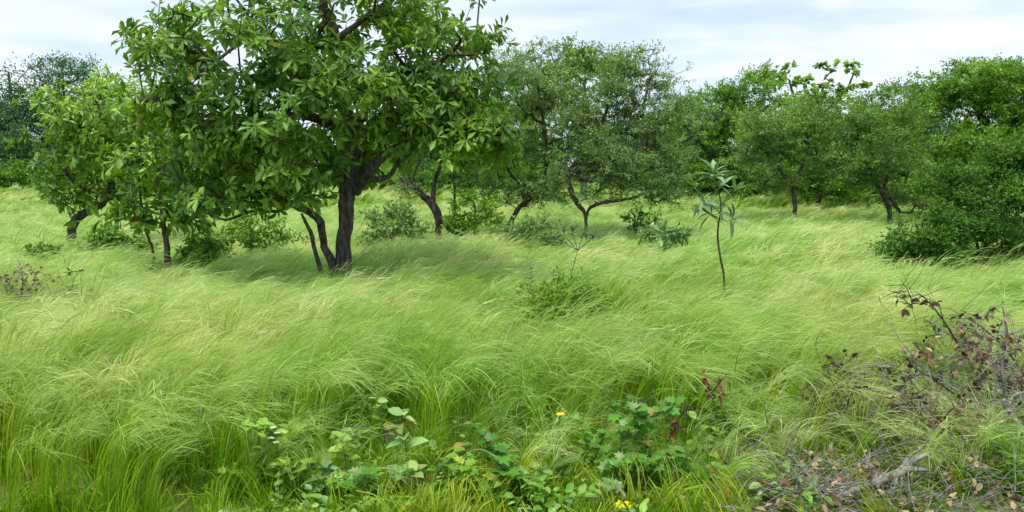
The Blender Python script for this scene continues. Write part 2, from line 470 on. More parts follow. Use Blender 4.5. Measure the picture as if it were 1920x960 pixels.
def vnoise(x, y, s, seed=0):
    """cheap smooth noise 0..1"""
    r = np.random.default_rng(seed); v = 0
    for i in range(5):
        a = r.uniform(0, 2 * math.pi); f = s * r.uniform(0.6, 2.2); p = r.uniform(0, 6.3)
        v = v + np.sin((x * math.cos(a) + y * math.sin(a)) * f + p)
    return np.clip(0.5 + v / 6.0, 0, 1)
# grass stands lower round these plants, trunks and the brush heap: (x, y, radius, factor)
CLEAR = []
for px_, d_, r_, f_ in ((40, 8.3, 0.6, 0.6), (140, 8.5, 0.5, 0.65), (1055, 8.3, 0.85, 0.5), (630, 10.5, 0.6, 0.88), (310, 11.3, 0.6, 0.75), (1245, 13.8, 0.6, 0.7), (215, 13.2, 0.8, 0.7), (378, 11.7, 0.6, 0.7),
                        (1083, 9.2, 0.4, 0.75), (1830, 5.4, 0.75, 0.45), (1900, 4.9, 0.8, 0.4), (208, 7.0, 0.35, 0.8), (580, 6.1, 0.3, 0.85), (1400, 5.0, 0.3, 0.6)):
    v_ = at(px_, 500, d_); CLEAR.append((v_[0], d_, r_, f_))
def edge_y(x):
    return np.interp(x, [-6, -1.95, -1.5, 1.0, 1.8, 2.6, 4], [4.05, 4.2, 4.9, 5.3, 5.5, 5.5, 5.4])
def trapezoid(n, y0, y1, margin):
    ys = []
    while sum(len(a) for a in ys) < n:
        y = rng.uniform(y0, y1, n); keep = rng.uniform(0, 1, n) < (0.66 * y + margin) / (0.66 * y1 + margin)
        ys.append(y[keep])
    y = np.concatenate(ys)[:n]; x = rng.uniform(-1, 1, n) * (0.66 * y + margin)
    return x, y
def grass_field(name, protos, n, y0, y1, margin, label):
    x, y = trapezoid(n, y0, y1, margin)
    k = y > edge_y(x) + rng.normal(0, 0.22, n); x, y = x[k], y[k]; n = len(x)
    groups = len(protos)                                  # list of lists: calm, bent, green
    wav = vnoise(x, y * 1.3, 0.9, 3) + rng.normal(0, 0.16, n)
    green = vnoise(x, y, 0.35, 9) + rng.normal(0, 0.1, n)
    pick = np.where(wav < 0.45, 0, 1)
    pick = np.where(green > 0.88, 2, pick)
    lush = np.clip((7.6 - y) / 2.0, 0, 1) * np.clip((1.6 - x) / 1.5, 0, 1) * 0.7 + 0.06
    pick = np.where((rng.uniform(0, 1, n) < lush), 0, pick)
    # behind the trees the sward is leafy and bright green
    far_green = (y > 19) & (rng.uniform(0, 1, n) < 0.45)
    pick = np.where(far_green, 2, pick)
    if len(protos) > 3: pick = np.where(y < edge_y(x) + 1.3 + rng.normal(0, 0.25, n), 3, pick)
    off = np.cumsum([0] + [len(p) for p in protos])
    idx = np.array([off[g] + rng.integers(0, len(protos[g])) for g in pick])
    P = np.stack([x, y, gz(x, y)], -1)
    rot = np.stack([rng.normal(0, 0.05, n), rng.normal(0, 0.06, n), rng.normal(-0.12, 0.22, n) + (vnoise(x, y, 0.5, 21) - 0.5) * 0.9], -1)
    s = rng.uniform(0.78, 1.08, n) * (0.84 + 0.24 * vnoise(x, y, 0.6, 5))
    for (qx, qy, qr, qs) in CLEAR:
        s = s * np.where(np.hypot(x - qx, y - qy) < qr, qs, 1.0)
    scl = np.stack([s, s, s * rng.uniform(0.93, 1.06, n)], -1)
    return scatter(name, [o for g in protos for o in g], P, idx, rot, scl, label)
near = [[grass_patch('near_%02d' % i, i, 0.34, 84, 0.68, 0.97, 1.35, 0.0027, k=8, spread=0.7, nleaf=30, power=3.2, plume=0.5, awns=3, awn_from=0.7) for i in range(5)],
        [grass_patch('near_%02d' % (5 + i), 10 + i, 0.34, 90, 0.66, 1.0, 1.75, 0.0027, k=8, spread=0.5, nleaf=32, power=2.4, awns=4) for i in range(5)],
        [grass_patch('near_%02d' % (10 + i), 20 + i, 0.34, 90, 0.45, 0.72, 0.9, 0.0024, plume=0.35, awns=1, nleaf=120) for i in range(3)],
        [grass_patch('near_%02d' % (13 + i), 25 + i, 0.36, 46, 0.72, 1.06, 1.2, 0.0030, k=9, spread=0.8, nleaf=14, power=4.2, awns=2, plume=0.6, awn_from=0.8) for i in range(5)]]
mid = [[grass_patch('mid_%02d' % i, 30 + i, 0.6, 150, 0.6, 0.92, 1.2, 0.005, k=6, awns=3, spread=0.5) for i in range(3)],
       [grass_patch('mid_%02d' % (3 + i), 40 + i, 0.6, 150, 0.62, 0.97, 1.65, 0.005, k=6, awns=3, spread=0.35) for i in range(4)],
       [grass_patch('mid_%02d' % (7 + i), 50 + i, 0.6, 120, 0.45, 0.75, 0.9, 0.005, k=5, awns=1, plume=0.35, nleaf=220) for i in range(3)]]
far = [[grass_patch('far_%02d' % i, 60 + i, 1.5, 260, 0.6, 0.85, 1.2, 0.011, k=5, awns=2, spread=0.6, nleaf=120) for i in range(2)],
       [grass_patch('far_%02d' % (2 + i), 70 + i, 1.5, 260, 0.6, 0.85, 1.6, 0.011, k=5, awns=2, spread=0.5, nleaf=120) for i in range(2)],
       [grass_patch('far_%02d' % (4 + i), 80 + i, 1.5, 200, 0.5, 0.8, 0.8, 0.014, k=5, awns=0, plume=0.25, nleaf=240) for i in range(2)]]
grass_field('feathery_grass', near, 1150, 4.0, 10.0, 1.2, 'tall pale plumed grass bending in the wind, nearest the viewer')
grass_field('meadow_grass', mid, 2300, 9.4, 26.0, 1.5, 'silky pale grass combed sideways across the middle of the meadow')
grass_field('distant_grass', far, 4200, 25.0, 90.0, 4, 'bright green grass between and beyond the trees')
def plume_tufts():
    r = np.random.default_rng(31); n = 330
    pats = [grass_patch('plume_%02d' % i, 140 + i, 0.12, 9, 0.8, 1.08, 1.5 + 0.1 * (i % 3), 0.0033, k=10, spread=0.45, nleaf=3, power=3.2, awns=9) for i in range(6)]
    x, y = trapezoid(n, 4.3, 11.0, 0.8); k = y > edge_y(x); x, y = x[k], y[k]; n = len(x); s = r.uniform(0.75, 1.05, n)
    for (qx, qy, qr, qs) in CLEAR: s = s * np.where(np.hypot(x - qx, y - qy) < qr, qs, 1.0)
    scatter('plumed_grass', pats, np.stack([x, y, gz(x, y)], -1), r.integers(0, 6, n), np.stack([r.normal(0, 0.1, n), r.normal(0, 0.1, n), r.normal(0.0, 0.45, n)], -1), np.stack([s, s, s], -1), 'pale plumes arching above the grass in the foreground')
plume_tufts()
print('grass', round(time.time() - T0, 1))

# ------------------------------------------------------------------ trees
def grow(limbs, tips, step=0.22, wob=0.05, r=None):
    """limbs: list of (points, radii). Returns node pos, parent, radius, chains for the twigs that reach every tip."""
    pos, par, rad = [], [], []
    for P, R in limbs:
        # a limb starts at the nearest node already there
        if pos:
            A = np.array(pos); p0 = int(np.argmin(((A - P[0]) ** 2).sum(1)))
        else: p0 = -1
        for p, q in zip(P, R):
            pos.append(p); par.append(p0); rad.append(q); p0 = len(pos) - 1
    nl = len(pos)
    cap = nl + len(tips) * 30
    A = np.zeros((cap, 3)); A[:nl] = pos; par = par + [0] * (cap - nl); n = nl
    low = np.array(pos)
    order = np.argsort([((low - t) ** 2).sum(1).min() for t in tips])
    tipnode = np.zeros(len(tips), int)
    for ti in order:
        t = tips[ti]
        d = np.sqrt(((A[:n] - t) ** 2).sum(1)); d = d + np.maximum(0, A[:n, 2] - t[2]) * 0.6
        j = int(np.argmin(d)); L = np.linalg.norm(A[j] - t)
        m = max(1, min(28, int(L / step)))
        a = A[j].copy(); bow = np.array([0, 0, 0.10 * L])
        p0 = j
        for s in range(1, m + 1):
            f = s / m
            q = a * (1 - f) + t * f + bow * math.sin(math.pi * f) + (r.normal(0, wob, 3) * min(1, L) if s < m else 0)
            A[n] = q; par[n] = p0; p0 = n; n += 1
        tipnode[ti] = p0
    par = np.array(par[:n]); A = A[:n]
    cnt = np.zeros(n); cnt[tipnode] += 1
    for i in range(n - 1, 0, -1):
        if par[i] >= 0: cnt[par[i]] += cnt[i]
    return A, par, cnt, nl, tipnode
def twig_chains(A, par, cnt, nl, r_tip, rad_limb, expo=0.5, rmax=0.06):
    kids = {}
    for i in range(nl, len(A)): kids.setdefault(par[i], []).append(i)
    chains = []; starts = []
    for i in range(nl):
        starts += [(i, k) for k in kids.get(i, [])]
    while starts:
        a, k = starts.pop(); idx = [a, k]
        while True:
            ks = kids.get(k, [])
            if not ks: break
            ks = sorted(ks, key=lambda q: -cnt[q])
            for q in ks[1:]: starts.append((k, q))
            k = ks[0]; idx.append(k)
        P = A[idx]; R = np.minimum(r_tip * np.maximum(cnt[idx], 1) ** expo, rmax); R[0] = R[1]
        chains.append((P, R))
    return chains

def sample_crown(r, blobs, d, ntips, clump, per):
    """blobs: (px, py, depth offset, rx px, ry px, rz m[, weight])"""
    w = np.array([b[3] * b[4] * (b[6] if len(b) > 6 else 1) for b in blobs], float) ** 0.9; w /= w.sum()
    tips = []; owner = []
    nc = max(1, ntips // per)
    for c in range(nc):
        b = blobs[r.choice(len(blobs), p=w)]
        q = norm(r.normal(0, 1, 3)) * r.uniform(0.25, 1) ** 0.45
        dd = d + b[2]; m = dd / FPX
        cen = at(b[0], b[1], dd) + np.array([q[0] * b[3] * m, q[1] * b[5], q[2] * b[4] * m])
        tips.append(cen + r.normal(0, clump, (per, 3)) * [1, 1, 0.6])
        owner += [c] * per
    return np.concatenate(tips), np.array(owner)
def gap_filter(r, tips, owner, voids, d):
    k = np.ones(len(tips), bool)
    for (px, py, rpx, *dd) in voids:
        X, Y = project(tips); k &= ((X - px) ** 2 + (Y - py) ** 2 > rpx ** 2)
    return tips[k], owner[k]

SP = dict(
    broad=dict(dark=(0.05, 0.155, 0.014), light=(0.21, 0.38, 0.035)),
    grey=dict(dark=(0.12, 0.24, 0.065), light=(0.25, 0.38, 0.13)),
    dense=dict(dark=(0.08, 0.22, 0.022), light=(0.22, 0.40, 0.05)),
    lime=dict(dark=(0.10, 0.22, 0.02), light=(0.20, 0.36, 0.035)),
    pink=dict(dark=(0.09, 0.20, 0.035), light=(0.23, 0.37, 0.09)),
    bush=dict(dark=(0.05, 0.15, 0.018), light=(0.15, 0.29, 0.035)),
    far=dict(dark=(0.06, 0.16, 0.06), light=(0.11, 0.23, 0.10)))  # no species tone: bluish haze of distance painted into the leaves

def build_tree(label, d, limbs, blobs, ntips, species, seed, clump=0.22, per=8, group='savanna trees of the woodland edge', leaf='leaflet',
               size=(0.05, 0.08), per_tip=40, spray=0.22, mat=None, bark=None, voids=(), nobj=0, tone_bias=0.0, yellow=None,
               base_z=0.62, name='tree', cat='tree', twig_r=0.004, step=0.25, r0_flare=1.25, flat=0.55):
    r = np.random.default_rng(seed); mat = mat or MAT_FINE; bark = bark or MAT_BARK
    L = []
    for li, lm in enumerate(limbs):
        P = np.array([at(px, py, d + dd) for px, py, dd, _ in lm]); R = np.array([q for *_, q in lm]) * d / FPX
        if li == 0 or (len(lm) and lm[0][1] >= limbs[0][0][1] - 12 and lm is not limbs[0] and lm[0][3] > 0 and lm[0][2] == 0 and len(lm[0]) == 4 and lm[0][1] > 400):
            g = P[0].copy(); g[2] = gz(g[0], g[1]) - 0.05
            P = np.vstack([g, P]); R = np.concatenate([[R[0] * r0_flare], R])
        Q = smooth_path(np.hstack([P, R[:, None]]), 5)
        q = Q[:, :3].copy(); q[1:-1] += r.normal(0, 0.12, (len(q) - 2, 3)) * np.minimum(Q[1:-1, 3:4], 0.08)
        L.append((q, np.maximum(Q[:, 3], 0.004)))
    base = L[0][0][0]
    root = empty(name, (base[0], base[1], float(gz(base[0], base[1]))), label, cat, group)
    tips, owner = sample_crown(r, blobs, d, ntips, clump, per)
    tips, owner = gap_filter(r, tips, owner, voids, d)
    k = tips[:, 2] > 0.35; tips, owner = tips[k], owner[k]
    A, par, cnt, nl, tn = grow(L, tips, step=step, wob=0.035, r=r)
    for li, (P, R) in enumerate(L):
        V, F = tubes([(P, R)], 10 if R.max() > 0.04 else 7)
        part('trunk' if li == 0 else 'limb', mesh_np('trunk' if li == 0 else 'limb', V, F, None, bark, True), root)
    ch = twig_chains(A, par, cnt, nl, twig_r, None)
    V, F = tubes(ch, 4)
    part('twigs', mesh_np('twigs', V, F, None, bark, True), root, kind='stuff')
    # foliage
    pd = norm(A[tn] - A[np.maximum(par[tn], 0)])
    cen = A[tn].mean(0); outw = norm(A[tn] - cen)
    D = norm(pd * 0.7 + outw * 0.5 + [0, 0, 0.35] + r.normal(0, 0.3, pd.shape))
    sp = SP[species]; dk, lt = np.array(sp['dark']), np.array(sp['light'])
    ctone = r.uniform(0, 1, owner.max() + 1)[owner]
    X, Y = project(A[tn])
    if yellow is not None:      # a clump of young yellow-green growth: (px, py, radius px, amount)
        for (yx, yy, yr, am) in yellow: ctone = ctone + am * np.clip(1 - np.hypot(X - yx, Y - yy) / yr, 0, 1)
    q_ = A[tn]; big = np.sin(q_[:, 0] * 2.1 + seed) * np.sin(q_[:, 2] * 2.9 + seed * 2) * np.sin(q_[:, 1] * 1.7 + seed * 3)
    ctone = np.clip(ctone * 1.1 + 0.5 * big + tone_bias, 0, 1.6)
    if leaf in ('whorl', 'round'):
        tm = LEAF_OBOV if leaf == 'whorl' else LEAF_ROUND
        n = len(tn); reps = r.integers(max(3, per_tip - 3), per_tip + 3, n)
        ii = np.repeat(np.arange(n), reps); m = len(ii)
        ax = D[ii]; a = norm(np.cross(ax, [0.3, 0.2, 0.9])); b = np.cross(ax, a)
        ph = r.uniform(0, 2 * math.pi, m); th = r.uniform(0.55, 1.55, m)
        rad_ = a * np.cos(ph)[:, None] + b * np.sin(ph)[:, None]
        LD = norm(ax * np.cos(th)[:, None] + rad_ * np.sin(th)[:, None] + [0, 0, -0.22])
        LN = norm(ax * np.sin(th)[:, None] - rad_ * np.cos(th)[:, None] + [0, 0, 0.6] + r.normal(0, 0.25, (m, 3)))
        S = r.uniform(*size, m)
        P = A[tn][ii] + ax * r.uniform(-0.07, 0.03, m)[:, None]
        tone = np.clip(ctone[ii] * 0.75 + r.uniform(-0.1, 0.35, m), 0, 1.5)[:, None]
        C = dk * (1 - tone) + lt * tone
        C = np.maximum(C, 0.008) * r.uniform(0.8, 1.2, m)[:, None]
        C[r.uniform(0, 1, m) < 0.012] = (0.32, 0.36, 0.04); C[r.uniform(0, 1, m) < 0.003] = (0.20, 0.12, 0.04)
        S = S * np.clip(r.normal(1, 0.16, m), 0.5, 1.4)
        near_i = np.array([], int)
        if nobj:
            px, py = project(P + LD * S[:, None] * 0.5)
            vis = (px > 0) & (px < 1920) & (py > 0)
            sc = np.where(vis, P[:, 1] - 6.0 * S, 1e9)
            # frontmost leaf of each small cell of view first
            cell = (np.floor(px / 16).astype(int) * 10007 + np.floor(py / 16).astype(int))
            o_ = np.argsort(sc); seen = set(); pick = []
            for i in o_:
                if sc[i] > 1e8: break
                if cell[i] in seen: continue
                seen.add(cell[i]); pick.append(i)
            pick = np.array(pick); near_i = pick[np.argsort(sc[pick])][:nobj]
            C[near_i] = np.round(C[near_i] * 24 / 1) / 24 * 0.5 + C[near_i] * 0.5
            leaf_objects(root, leaf, tm, P[near_i], LD[near_i], LN[near_i], S[near_i], C[near_i], mat)
        rest = np.ones(m, bool); rest[near_i] = False
        V, F, CC = leaf_batch(tm, P[rest], LD[rest], LN[rest], S[rest], C[rest])
    else:
        n = len(tn); m = n * per_tip; ii = np.repeat(np.arange(n), per_tip)
        nsub = 4; sub = norm(D[:, None] * 0.6 + r.normal(0, 0.75, (n, nsub, 3)) * [1, 1, flat])
        which = r.integers(0, nsub, m); t = r.uniform(-0.35, 1, m)
        sd_ = sub[ii, which]
        P = A[tn][ii] + sd_ * (t * spray)[:, None] + r.normal(0, spray * 0.10, (m, 3))
        LD = norm(sd_ + r.normal(0, 0.7, (m, 3)))
        LN = norm(r.normal(0, 0.6, (m, 3)) + [0, 0, 1.0])
        S = r.uniform(*size, m)
        tone = np.clip(ctone[ii] * 0.7 + r.uniform(-0.1, 0.4, m), 0, 1.5)[:, None]
        C = (dk * (1 - tone) + lt * tone) * r.uniform(0.8, 1.2, m)[:, None]
        V, F, CC = leaf_batch(LEAFLET, P, LD, LN, S, C)
    part('crown', mesh_np('crown', V, F, CC, mat), root, kind='stuff')
    return root

# main broad-leaved tree, 10.8 m out ------------------------------------------------
MAIN_D = 10.6
build_tree('large dark-trunked broad-leaved tree standing alone in front, left of centre', MAIN_D,
    limbs=[
        [(643, 500, 0, 16), (647, 440, 0, 13.5), (650, 370, 0, 15), (655, 320, 0.05, 14.5), (655, 260, 0.1, 13.5), (648, 200, 0.15, 12.5), (637, 130, 0.2, 12), (622, 60, 0.2, 11), (603, 0, 0.2, 9), (590, -80, 0.1, 6), (600, -170, 0, 4)],
        [(626, 505, 0.0, 9), (608, 462, -0.05, 6.8), (601, 418, -0.15, 7.5), (575, 395, -0.3, 6.5), (545, 382, -0.45, 7), (520, 372, -0.6, 6), (505, 350, -0.7, 5), (498, 315, -0.8, 4), (480, 270, -0.9, 3)],
        [(545, 382, -0.45, 5), (520, 396, -0.45, 3.2), (485, 394, -0.4, 2.8), (455, 402, -0.4, 2.6), (425, 412, -0.4, 2), (400, 405, -0.4, 1.6)],
        [(603, 510, -0.05, 5), (590, 470, -0.15, 4), (584, 440, -0.2, 4), (572, 415, -0.3, 3), (565, 400, -0.3, 2)],
        [(668, 360, 0, 10), (682, 340, -0.1, 8.5), (705, 305, -0.25, 9), (730, 285, -0.4, 7), (755, 268, -0.5, 5), (800, 240, -0.6, 4), (850, 225, -0.7, 3)],
        [(690, 335, -0.1, 6), (716, 335, 0.2, 5), (735, 325, 0.3, 5), (750, 300, 0.4, 4), (770, 290, 0.5, 3)],
        [(655, 250, 0.1, 12), (690, 200, 0.0, 8), (715, 165, -0.1, 7), (755, 138, -0.2, 6), (800, 128, -0.3, 5), (840, 103, -0.4, 4), (880, 60, -0.5, 3)],
        [(648, 250, 0.1, 12), (600, 225, -0.2, 9), (560, 215, -0.4, 8), (500, 225, -0.6, 6), (440, 222, -0.8, 6), (405, 196, -0.9, 5.5), (350, 188, -1.0, 5), (300, 186, -1.1, 4.5), (250, 190, -1.2, 3.5)],
        [(440, 222, -0.8, 4), (420, 160, -0.9, 4), (390, 110, -1.0, 3), (350, 70, -1.1, 2.5)],
        [(640, 150, 0.2, 8), (560, 110, 0.5, 6), (480, 80, 0.6, 5), (420, 40, 0.7, 3)],
        [(625, 80, 0.2, 7), (690, 30, 0.3, 5), (760, -20, 0.3, 4), (820, -60, 0.3, 3)],
    ],
    blobs=[(560, -120, 0, 210, 140, 1.5), (440, 110, -0.6, 150, 95, 1.0), (345, 85, -0.7, 62, 50, 0.6), (640, 40, -0.4, 190, 120, 1.2), (640, 60, 1.0, 230, 150, 1.0),
           (845, 35, -0.4, 110, 75, 0.9), (860, 110, 0, 55, 50, 0.6, 0.7), (700, 130, -0.9, 120, 80, 0.4), (540, 170, -1.0, 110, 80, 0.5),
           (420, 220, -0.9, 130, 75, 0.7), (500, 290, -1.1, 85, 60, 0.5, 1.2), (430, 340, -0.8, 100, 55, 0.6, 1.1), (310, 220, -0.9, 70, 70, 0.5),
           (880, 200, -0.5, 80, 60, 0.6, 3.6), (895, 265, -0.6, 58, 58, 0.5, 4.2), (790, 260, -0.5, 60, 40, 0.4, 1.4), (770, 215, -0.3, 80, 60, 0.7), (760, 200, 1.0, 110, 80, 0.8), (570, 330, -0.7, 60, 45, 0.4, 0.8), (620, 300, -0.2, 55, 40, 0.4, 0.5),
           (520, 200, 1.0, 130, 120, 0.7), (700, 300, 0.8, 60, 40, 0.5, 0.6), (610, 260, 0.7, 110, 60, 0.6, 1.3), (400, 300, 0.4, 130, 80, 0.7), (350, 270, 0.2, 90, 70, 0.6), (370, 340, -0.3, 90, 45, 0.6, 1.2), (645, 190, -0.7, 70, 50, 0.3, 1.3), (615, 275, -0.6, 55, 40, 0.3, 1.2), (700, 250, -0.5, 40, 30, 0.3, 0.7), (600, 350, -0.5, 40, 20, 0.2, 0.5), (320, 70, -0.3, 70, 50, 0.6, 1.3), (440, 368, -0.7, 85, 28, 0.4, 1.3), (300, 160, -0.5, 55, 45, 0.5)],
    ntips=3150, species='broad', seed=11, clump=0.15, per=9, leaf='whorl', per_tip=9, size=(0.105, 0.18), mat=MAT_LEAF, nobj=300,
    yellow=[(900, 250, 120, 0.7), (560, 280, 90, 0.4), (420, 280, 100, 0.3), (700, 60, 200, 0.25), (500, 270, 80, 0.5)], group=None, voids=[(680, 228, 16), (752, 108, 18), (700, 95, 10), (760, 330, 24), (800, 310, 28), (300, 150, 14), (520, 60, 12), (850, 130, 14), (610, 100, 12)],
    twig_r=0.0035, name='broad_leaved_tree')
print('main', round(time.time() - T0, 1))

G_TREES = 'savanna trees of the woodland edge'
build_tree('yellow-green broad-leaved tree at far left with a dark leaning trunk', 14.6,
    limbs=[[(133, 450, 0, 8), (138, 420, 0, 8), (152, 402, 0, 8), (175, 392, 0, 7), (200, 372, 0, 6.5), (207, 340, 0, 6), (200, 300, 0, 5), (180, 250, 0, 4), (170, 200, 0, 3)],
           [(205, 350, 0, 4), (240, 300, 0.3, 4), (270, 250, 0.4, 3), (290, 200, 0.5, 3)], [(200, 372, 0, 4), (150, 350, -0.3, 3), (120, 320, -0.4, 2)]],
    blobs=[(185, 190, 0, 105, 60, 1.2), (120, 230, 0, 55, 55, 0.8), (160, 300, -0.2, 75, 65, 0.9), (240, 250, 0.2, 90, 90, 1.1), (130, 350, -0.3, 45, 35, 0.5), (210, 350, 0, 80, 35, 0.7), (290, 300, 0.5, 60, 80, 0.8)],
    ntips=820, species='broad', seed=12, clump=0.2, per=7, leaf='whorl', per_tip=9, size=(0.12, 0.19), mat=MAT_LEAF, nobj=240, yellow=[(180, 190, 150, 0.8)], tone_bias=0.1, group=None, name='broad_leaved_tree')
build_tree('young broad-leaved tree on two thin grey stems below the large tree', 11.6,
    limbs=[[(314, 486, 0, 6), (311, 450, 0, 5), (306, 420, 0, 4.5), (302, 380, 0, 3.5), (295, 330, 0, 2.5)],
           [(288, 480, 0, 2.6), (278, 445, 0, 2.5), (268, 410, 0, 2.2), (262, 350, 0, 2.2), (258, 300, 0, 2)]],
    blobs=[(310, 370, 0, 70, 40, 0.5), (260, 400, 0, 50, 30, 0.4), (350, 400, 0, 45, 25, 0.4), (270, 320, 0, 50, 45, 0.4)],
    ntips=110, species='broad', seed=13, clump=0.12, per=4, leaf='whorl', per_tip=8, size=(0.15, 0.23), mat=MAT_LEAF, bark=MAT_BARK2, nobj=220, tone_bias=0.15, group=None, name='young_tree', twig_r=0.0035)

# grey-green fine-leaved trees in the middle -----------------------------------------
common = dict(leaf='leaflet', per_tip=50, size=(0.032, 0.062), spray=0.2, clump=0.2, per=12)
build_tree('grey-green thorn tree with a dark forked trunk leaning left, just behind the large tree', 16.6,
    limbs=[[(822, 432, 0, 6), (822, 410, 0, 8), (812, 385, 0, 8), (795, 368, 0, 7), (775, 352, -0.1, 5), (750, 335, -0.1, 3.5)],
           [(872, 447, 0, 2.5), (850, 435, 0, 4), (828, 415, 0, 5), (815, 390, 0, 5)],
           [(812, 385, 0, 5), (815, 340, 0.2, 4), (830, 300, 0.3, 3.5), (850, 240, 0.4, 3)],
           [(850, 430, 0.3, 2.5), (853, 380, 0.3, 2.5), (851, 320, 0.3, 2.2), (855, 260, 0.4, 2)]],
    blobs=[(830, 270, 0.2, 90, 70, 1.0), (760, 300, 0.1, 60, 55, 0.8, 0.7), (880, 320, 0.2, 60, 50, 0.8, 0.7), (850, 210, 0.4, 90, 50, 0.9)],
    ntips=700, species='grey', seed=21, group=G_TREES, bark=MAT_BARK, **common)
build_tree('tall grey-green thorn tree on a thin brown trunk leaning right, centre of the view', 18.0,
    limbs=[[(944, 447, 0, 4), (958, 415, 0, 4.5), (975, 388, 0, 4.5), (1000, 368, 0, 4), (1020, 335, 0, 4), (1025, 280, 0, 3.5), (1015, 200, 0, 3), (1000, 130, 0, 2)],
           [(1000, 368, 0, 3), (960, 330, -0.2, 2.5), (940, 280, -0.3, 2), (930, 220, -0.3, 2)]],
    blobs=[(1000, 160, 0, 85, 60, 1.2), (960, 240, 0, 70, 70, 1.0), (1040, 230, 0, 80, 80, 1.0), (970, 340, 0, 75, 45, 0.8, 1.1), (1020, 110, 0, 40, 25, 0.5, 0.7), (950, 140, 0, 35, 35, 0.5)],
    ntips=1100, species='grey', seed=22, group=G_TREES, bark=MAT_BARK2, tone_bias=0.1, **common)
build_tree('spreading grey-green thorn tree with a tangle of dark low branches, centre right', 17.0,
    limbs=[[(1098, 408, 0, 3), (1085, 385, 0, 5), (1072, 362, 0, 5), (1066, 335, 0, 6), (1085, 318, 0, 6), (1120, 300, 0, 5.5), (1150, 272, 0, 5), (1180, 235, 0, 4), (1205, 200, 0, 3), (1220, 140, 0, 2)],
           [(1070, 335, 0, 4), (1110, 338, -0.3, 4), (1150, 330, -0.4, 4), (1200, 320, -0.5, 3), (1250, 310, -0.6, 2)],
           [(1066, 332, 0, 5), (1075, 310, 0.3, 4), (1110, 280, 0.4, 3.5), (1130, 230, 0.5, 3), (1150, 160, 0.5, 2.5)],
           [(1085, 315, -0.2, 4), (1120, 318, -0.3, 4), (1160, 300, -0.4, 3.5), (1210, 275, -0.5, 2.5)],
           [(1100, 405, 0, 2.5), (1115, 385, -0.1, 3.5), (1135, 379, -0.2, 3.5), (1160, 376, -0.3, 3), (1190, 370, -0.3, 2.5), (1215, 360, -0.4, 2)]],
    blobs=[(1130, 180, 0.2, 90, 70, 1.2), (1210, 190, 0, 75, 75, 1.0), (1250, 250, 0, 60, 70, 0.9), (1170, 270, -0.2, 90, 55, 0.9), (1200, 335, -0.4, 85, 35, 0.7), (1090, 250, 0.2, 60, 70, 0.9),
           (1200, 120, 0.3, 55, 30, 0.5, 0.6), (1120, 348, -0.2, 85, 24, 0.5, 1.1), (1230, 350, -0.3, 60, 18, 0.5, 0.8), (1255, 330, -0.3, 45, 35, 0.5), (1060, 320, 0, 45, 40, 0.6, 0.6)],
    ntips=1400, species='grey', seed=23, group=G_TREES, bark=MAT_BARK, voids=[(1215, 235, 8)], **common)
dense = dict(leaf='leaflet', per_tip=56, size=(0.07, 0.115), spray=0.32, clump=0.24, per=8, step=0.4, twig_r=0.006)
build_tree('bright green bushy treetop rising behind the grey-green thorn trees', 27, limbs=[[(1095, 340, 0, 6), (1095, 250, 0, 5), (1095, 150, 0, 3)]],
    blobs=[(1095, 115, 0, 50, 32, 1.2), (1080, 170, 0, 70, 50, 1.5), (1000, 200, 0, 60, 60, 1.2)], ntips=300, species='lime', seed=24, group=G_TREES, **dense)
build_tree('broad dark green tree with a rounded top, right of centre', 32,
    limbs=[[(1330, 345, 0, 4.5), (1335, 290, 0, 4.5), (1350, 230, 0, 5), (1370, 170, 0, 3)], [(1335, 290, 0, 4), (1290, 250, 0, 3), (1270, 210, 0, 2)], [(1350, 260, 0, 4), (1420, 210, 0, 3)]],
    blobs=[(1400, 175, 0, 70, 42, 1.8), (1330, 220, 0, 75, 50, 1.8), (1290, 280, 0, 55, 50, 1.5), (1390, 270, 0, 90, 60, 1.8), (1350, 310, 0, 90, 32, 1.5), (1350, 350, 0, 90, 18, 1.6, 1.2), (1455, 240, 0, 60, 60, 1.5)],
    ntips=1400, species='dense', seed=25, group=G_TREES, tone_bias=0.1, **dense)
build_tree('open-crowned tree with separate round leaf clusters against the sky', 34,
    limbs=[[(1530, 330, 0, 6), (1530, 260, 0, 5), (1535, 200, 0, 4), (1545, 160, 0, 2)], [(1530, 230, 0, 3), (1490, 180, 0, 2.5), (1480, 150, 0, 2)], [(1535, 220, 0, 3), (1580, 180, 0, 2.5), (1600, 140, 0, 1.5)]],
    blobs=[(1500, 170, 0, 50, 28, 0.8, 1.3), (1540, 180, 0, 60, 40, 1.0), (1545, 130, 0, 18, 12, 0.3, 0.8), (1600, 125, 0, 14, 16, 0.3, 1.0), (1620, 145, 0, 14, 10, 0.3, 0.8), (1590, 160, 0, 34, 18, 0.4, 1.0), (1470, 130, 0, 14, 10, 0.3, 0.8), (1520, 130, 0, 14, 10, 0.3, 0.8), (1560, 230, 0, 70, 50, 1.2), (1470, 150, 0, 30, 18, 0.4)],
    ntips=300, species='dense', seed=26, group=G_TREES, leaf='round', per_tip=11, size=(0.11, 0.19), clump=0.16, per=5, tone_bias=0.6, mat=MAT_FINE, step=0.4, twig_r=0.008)
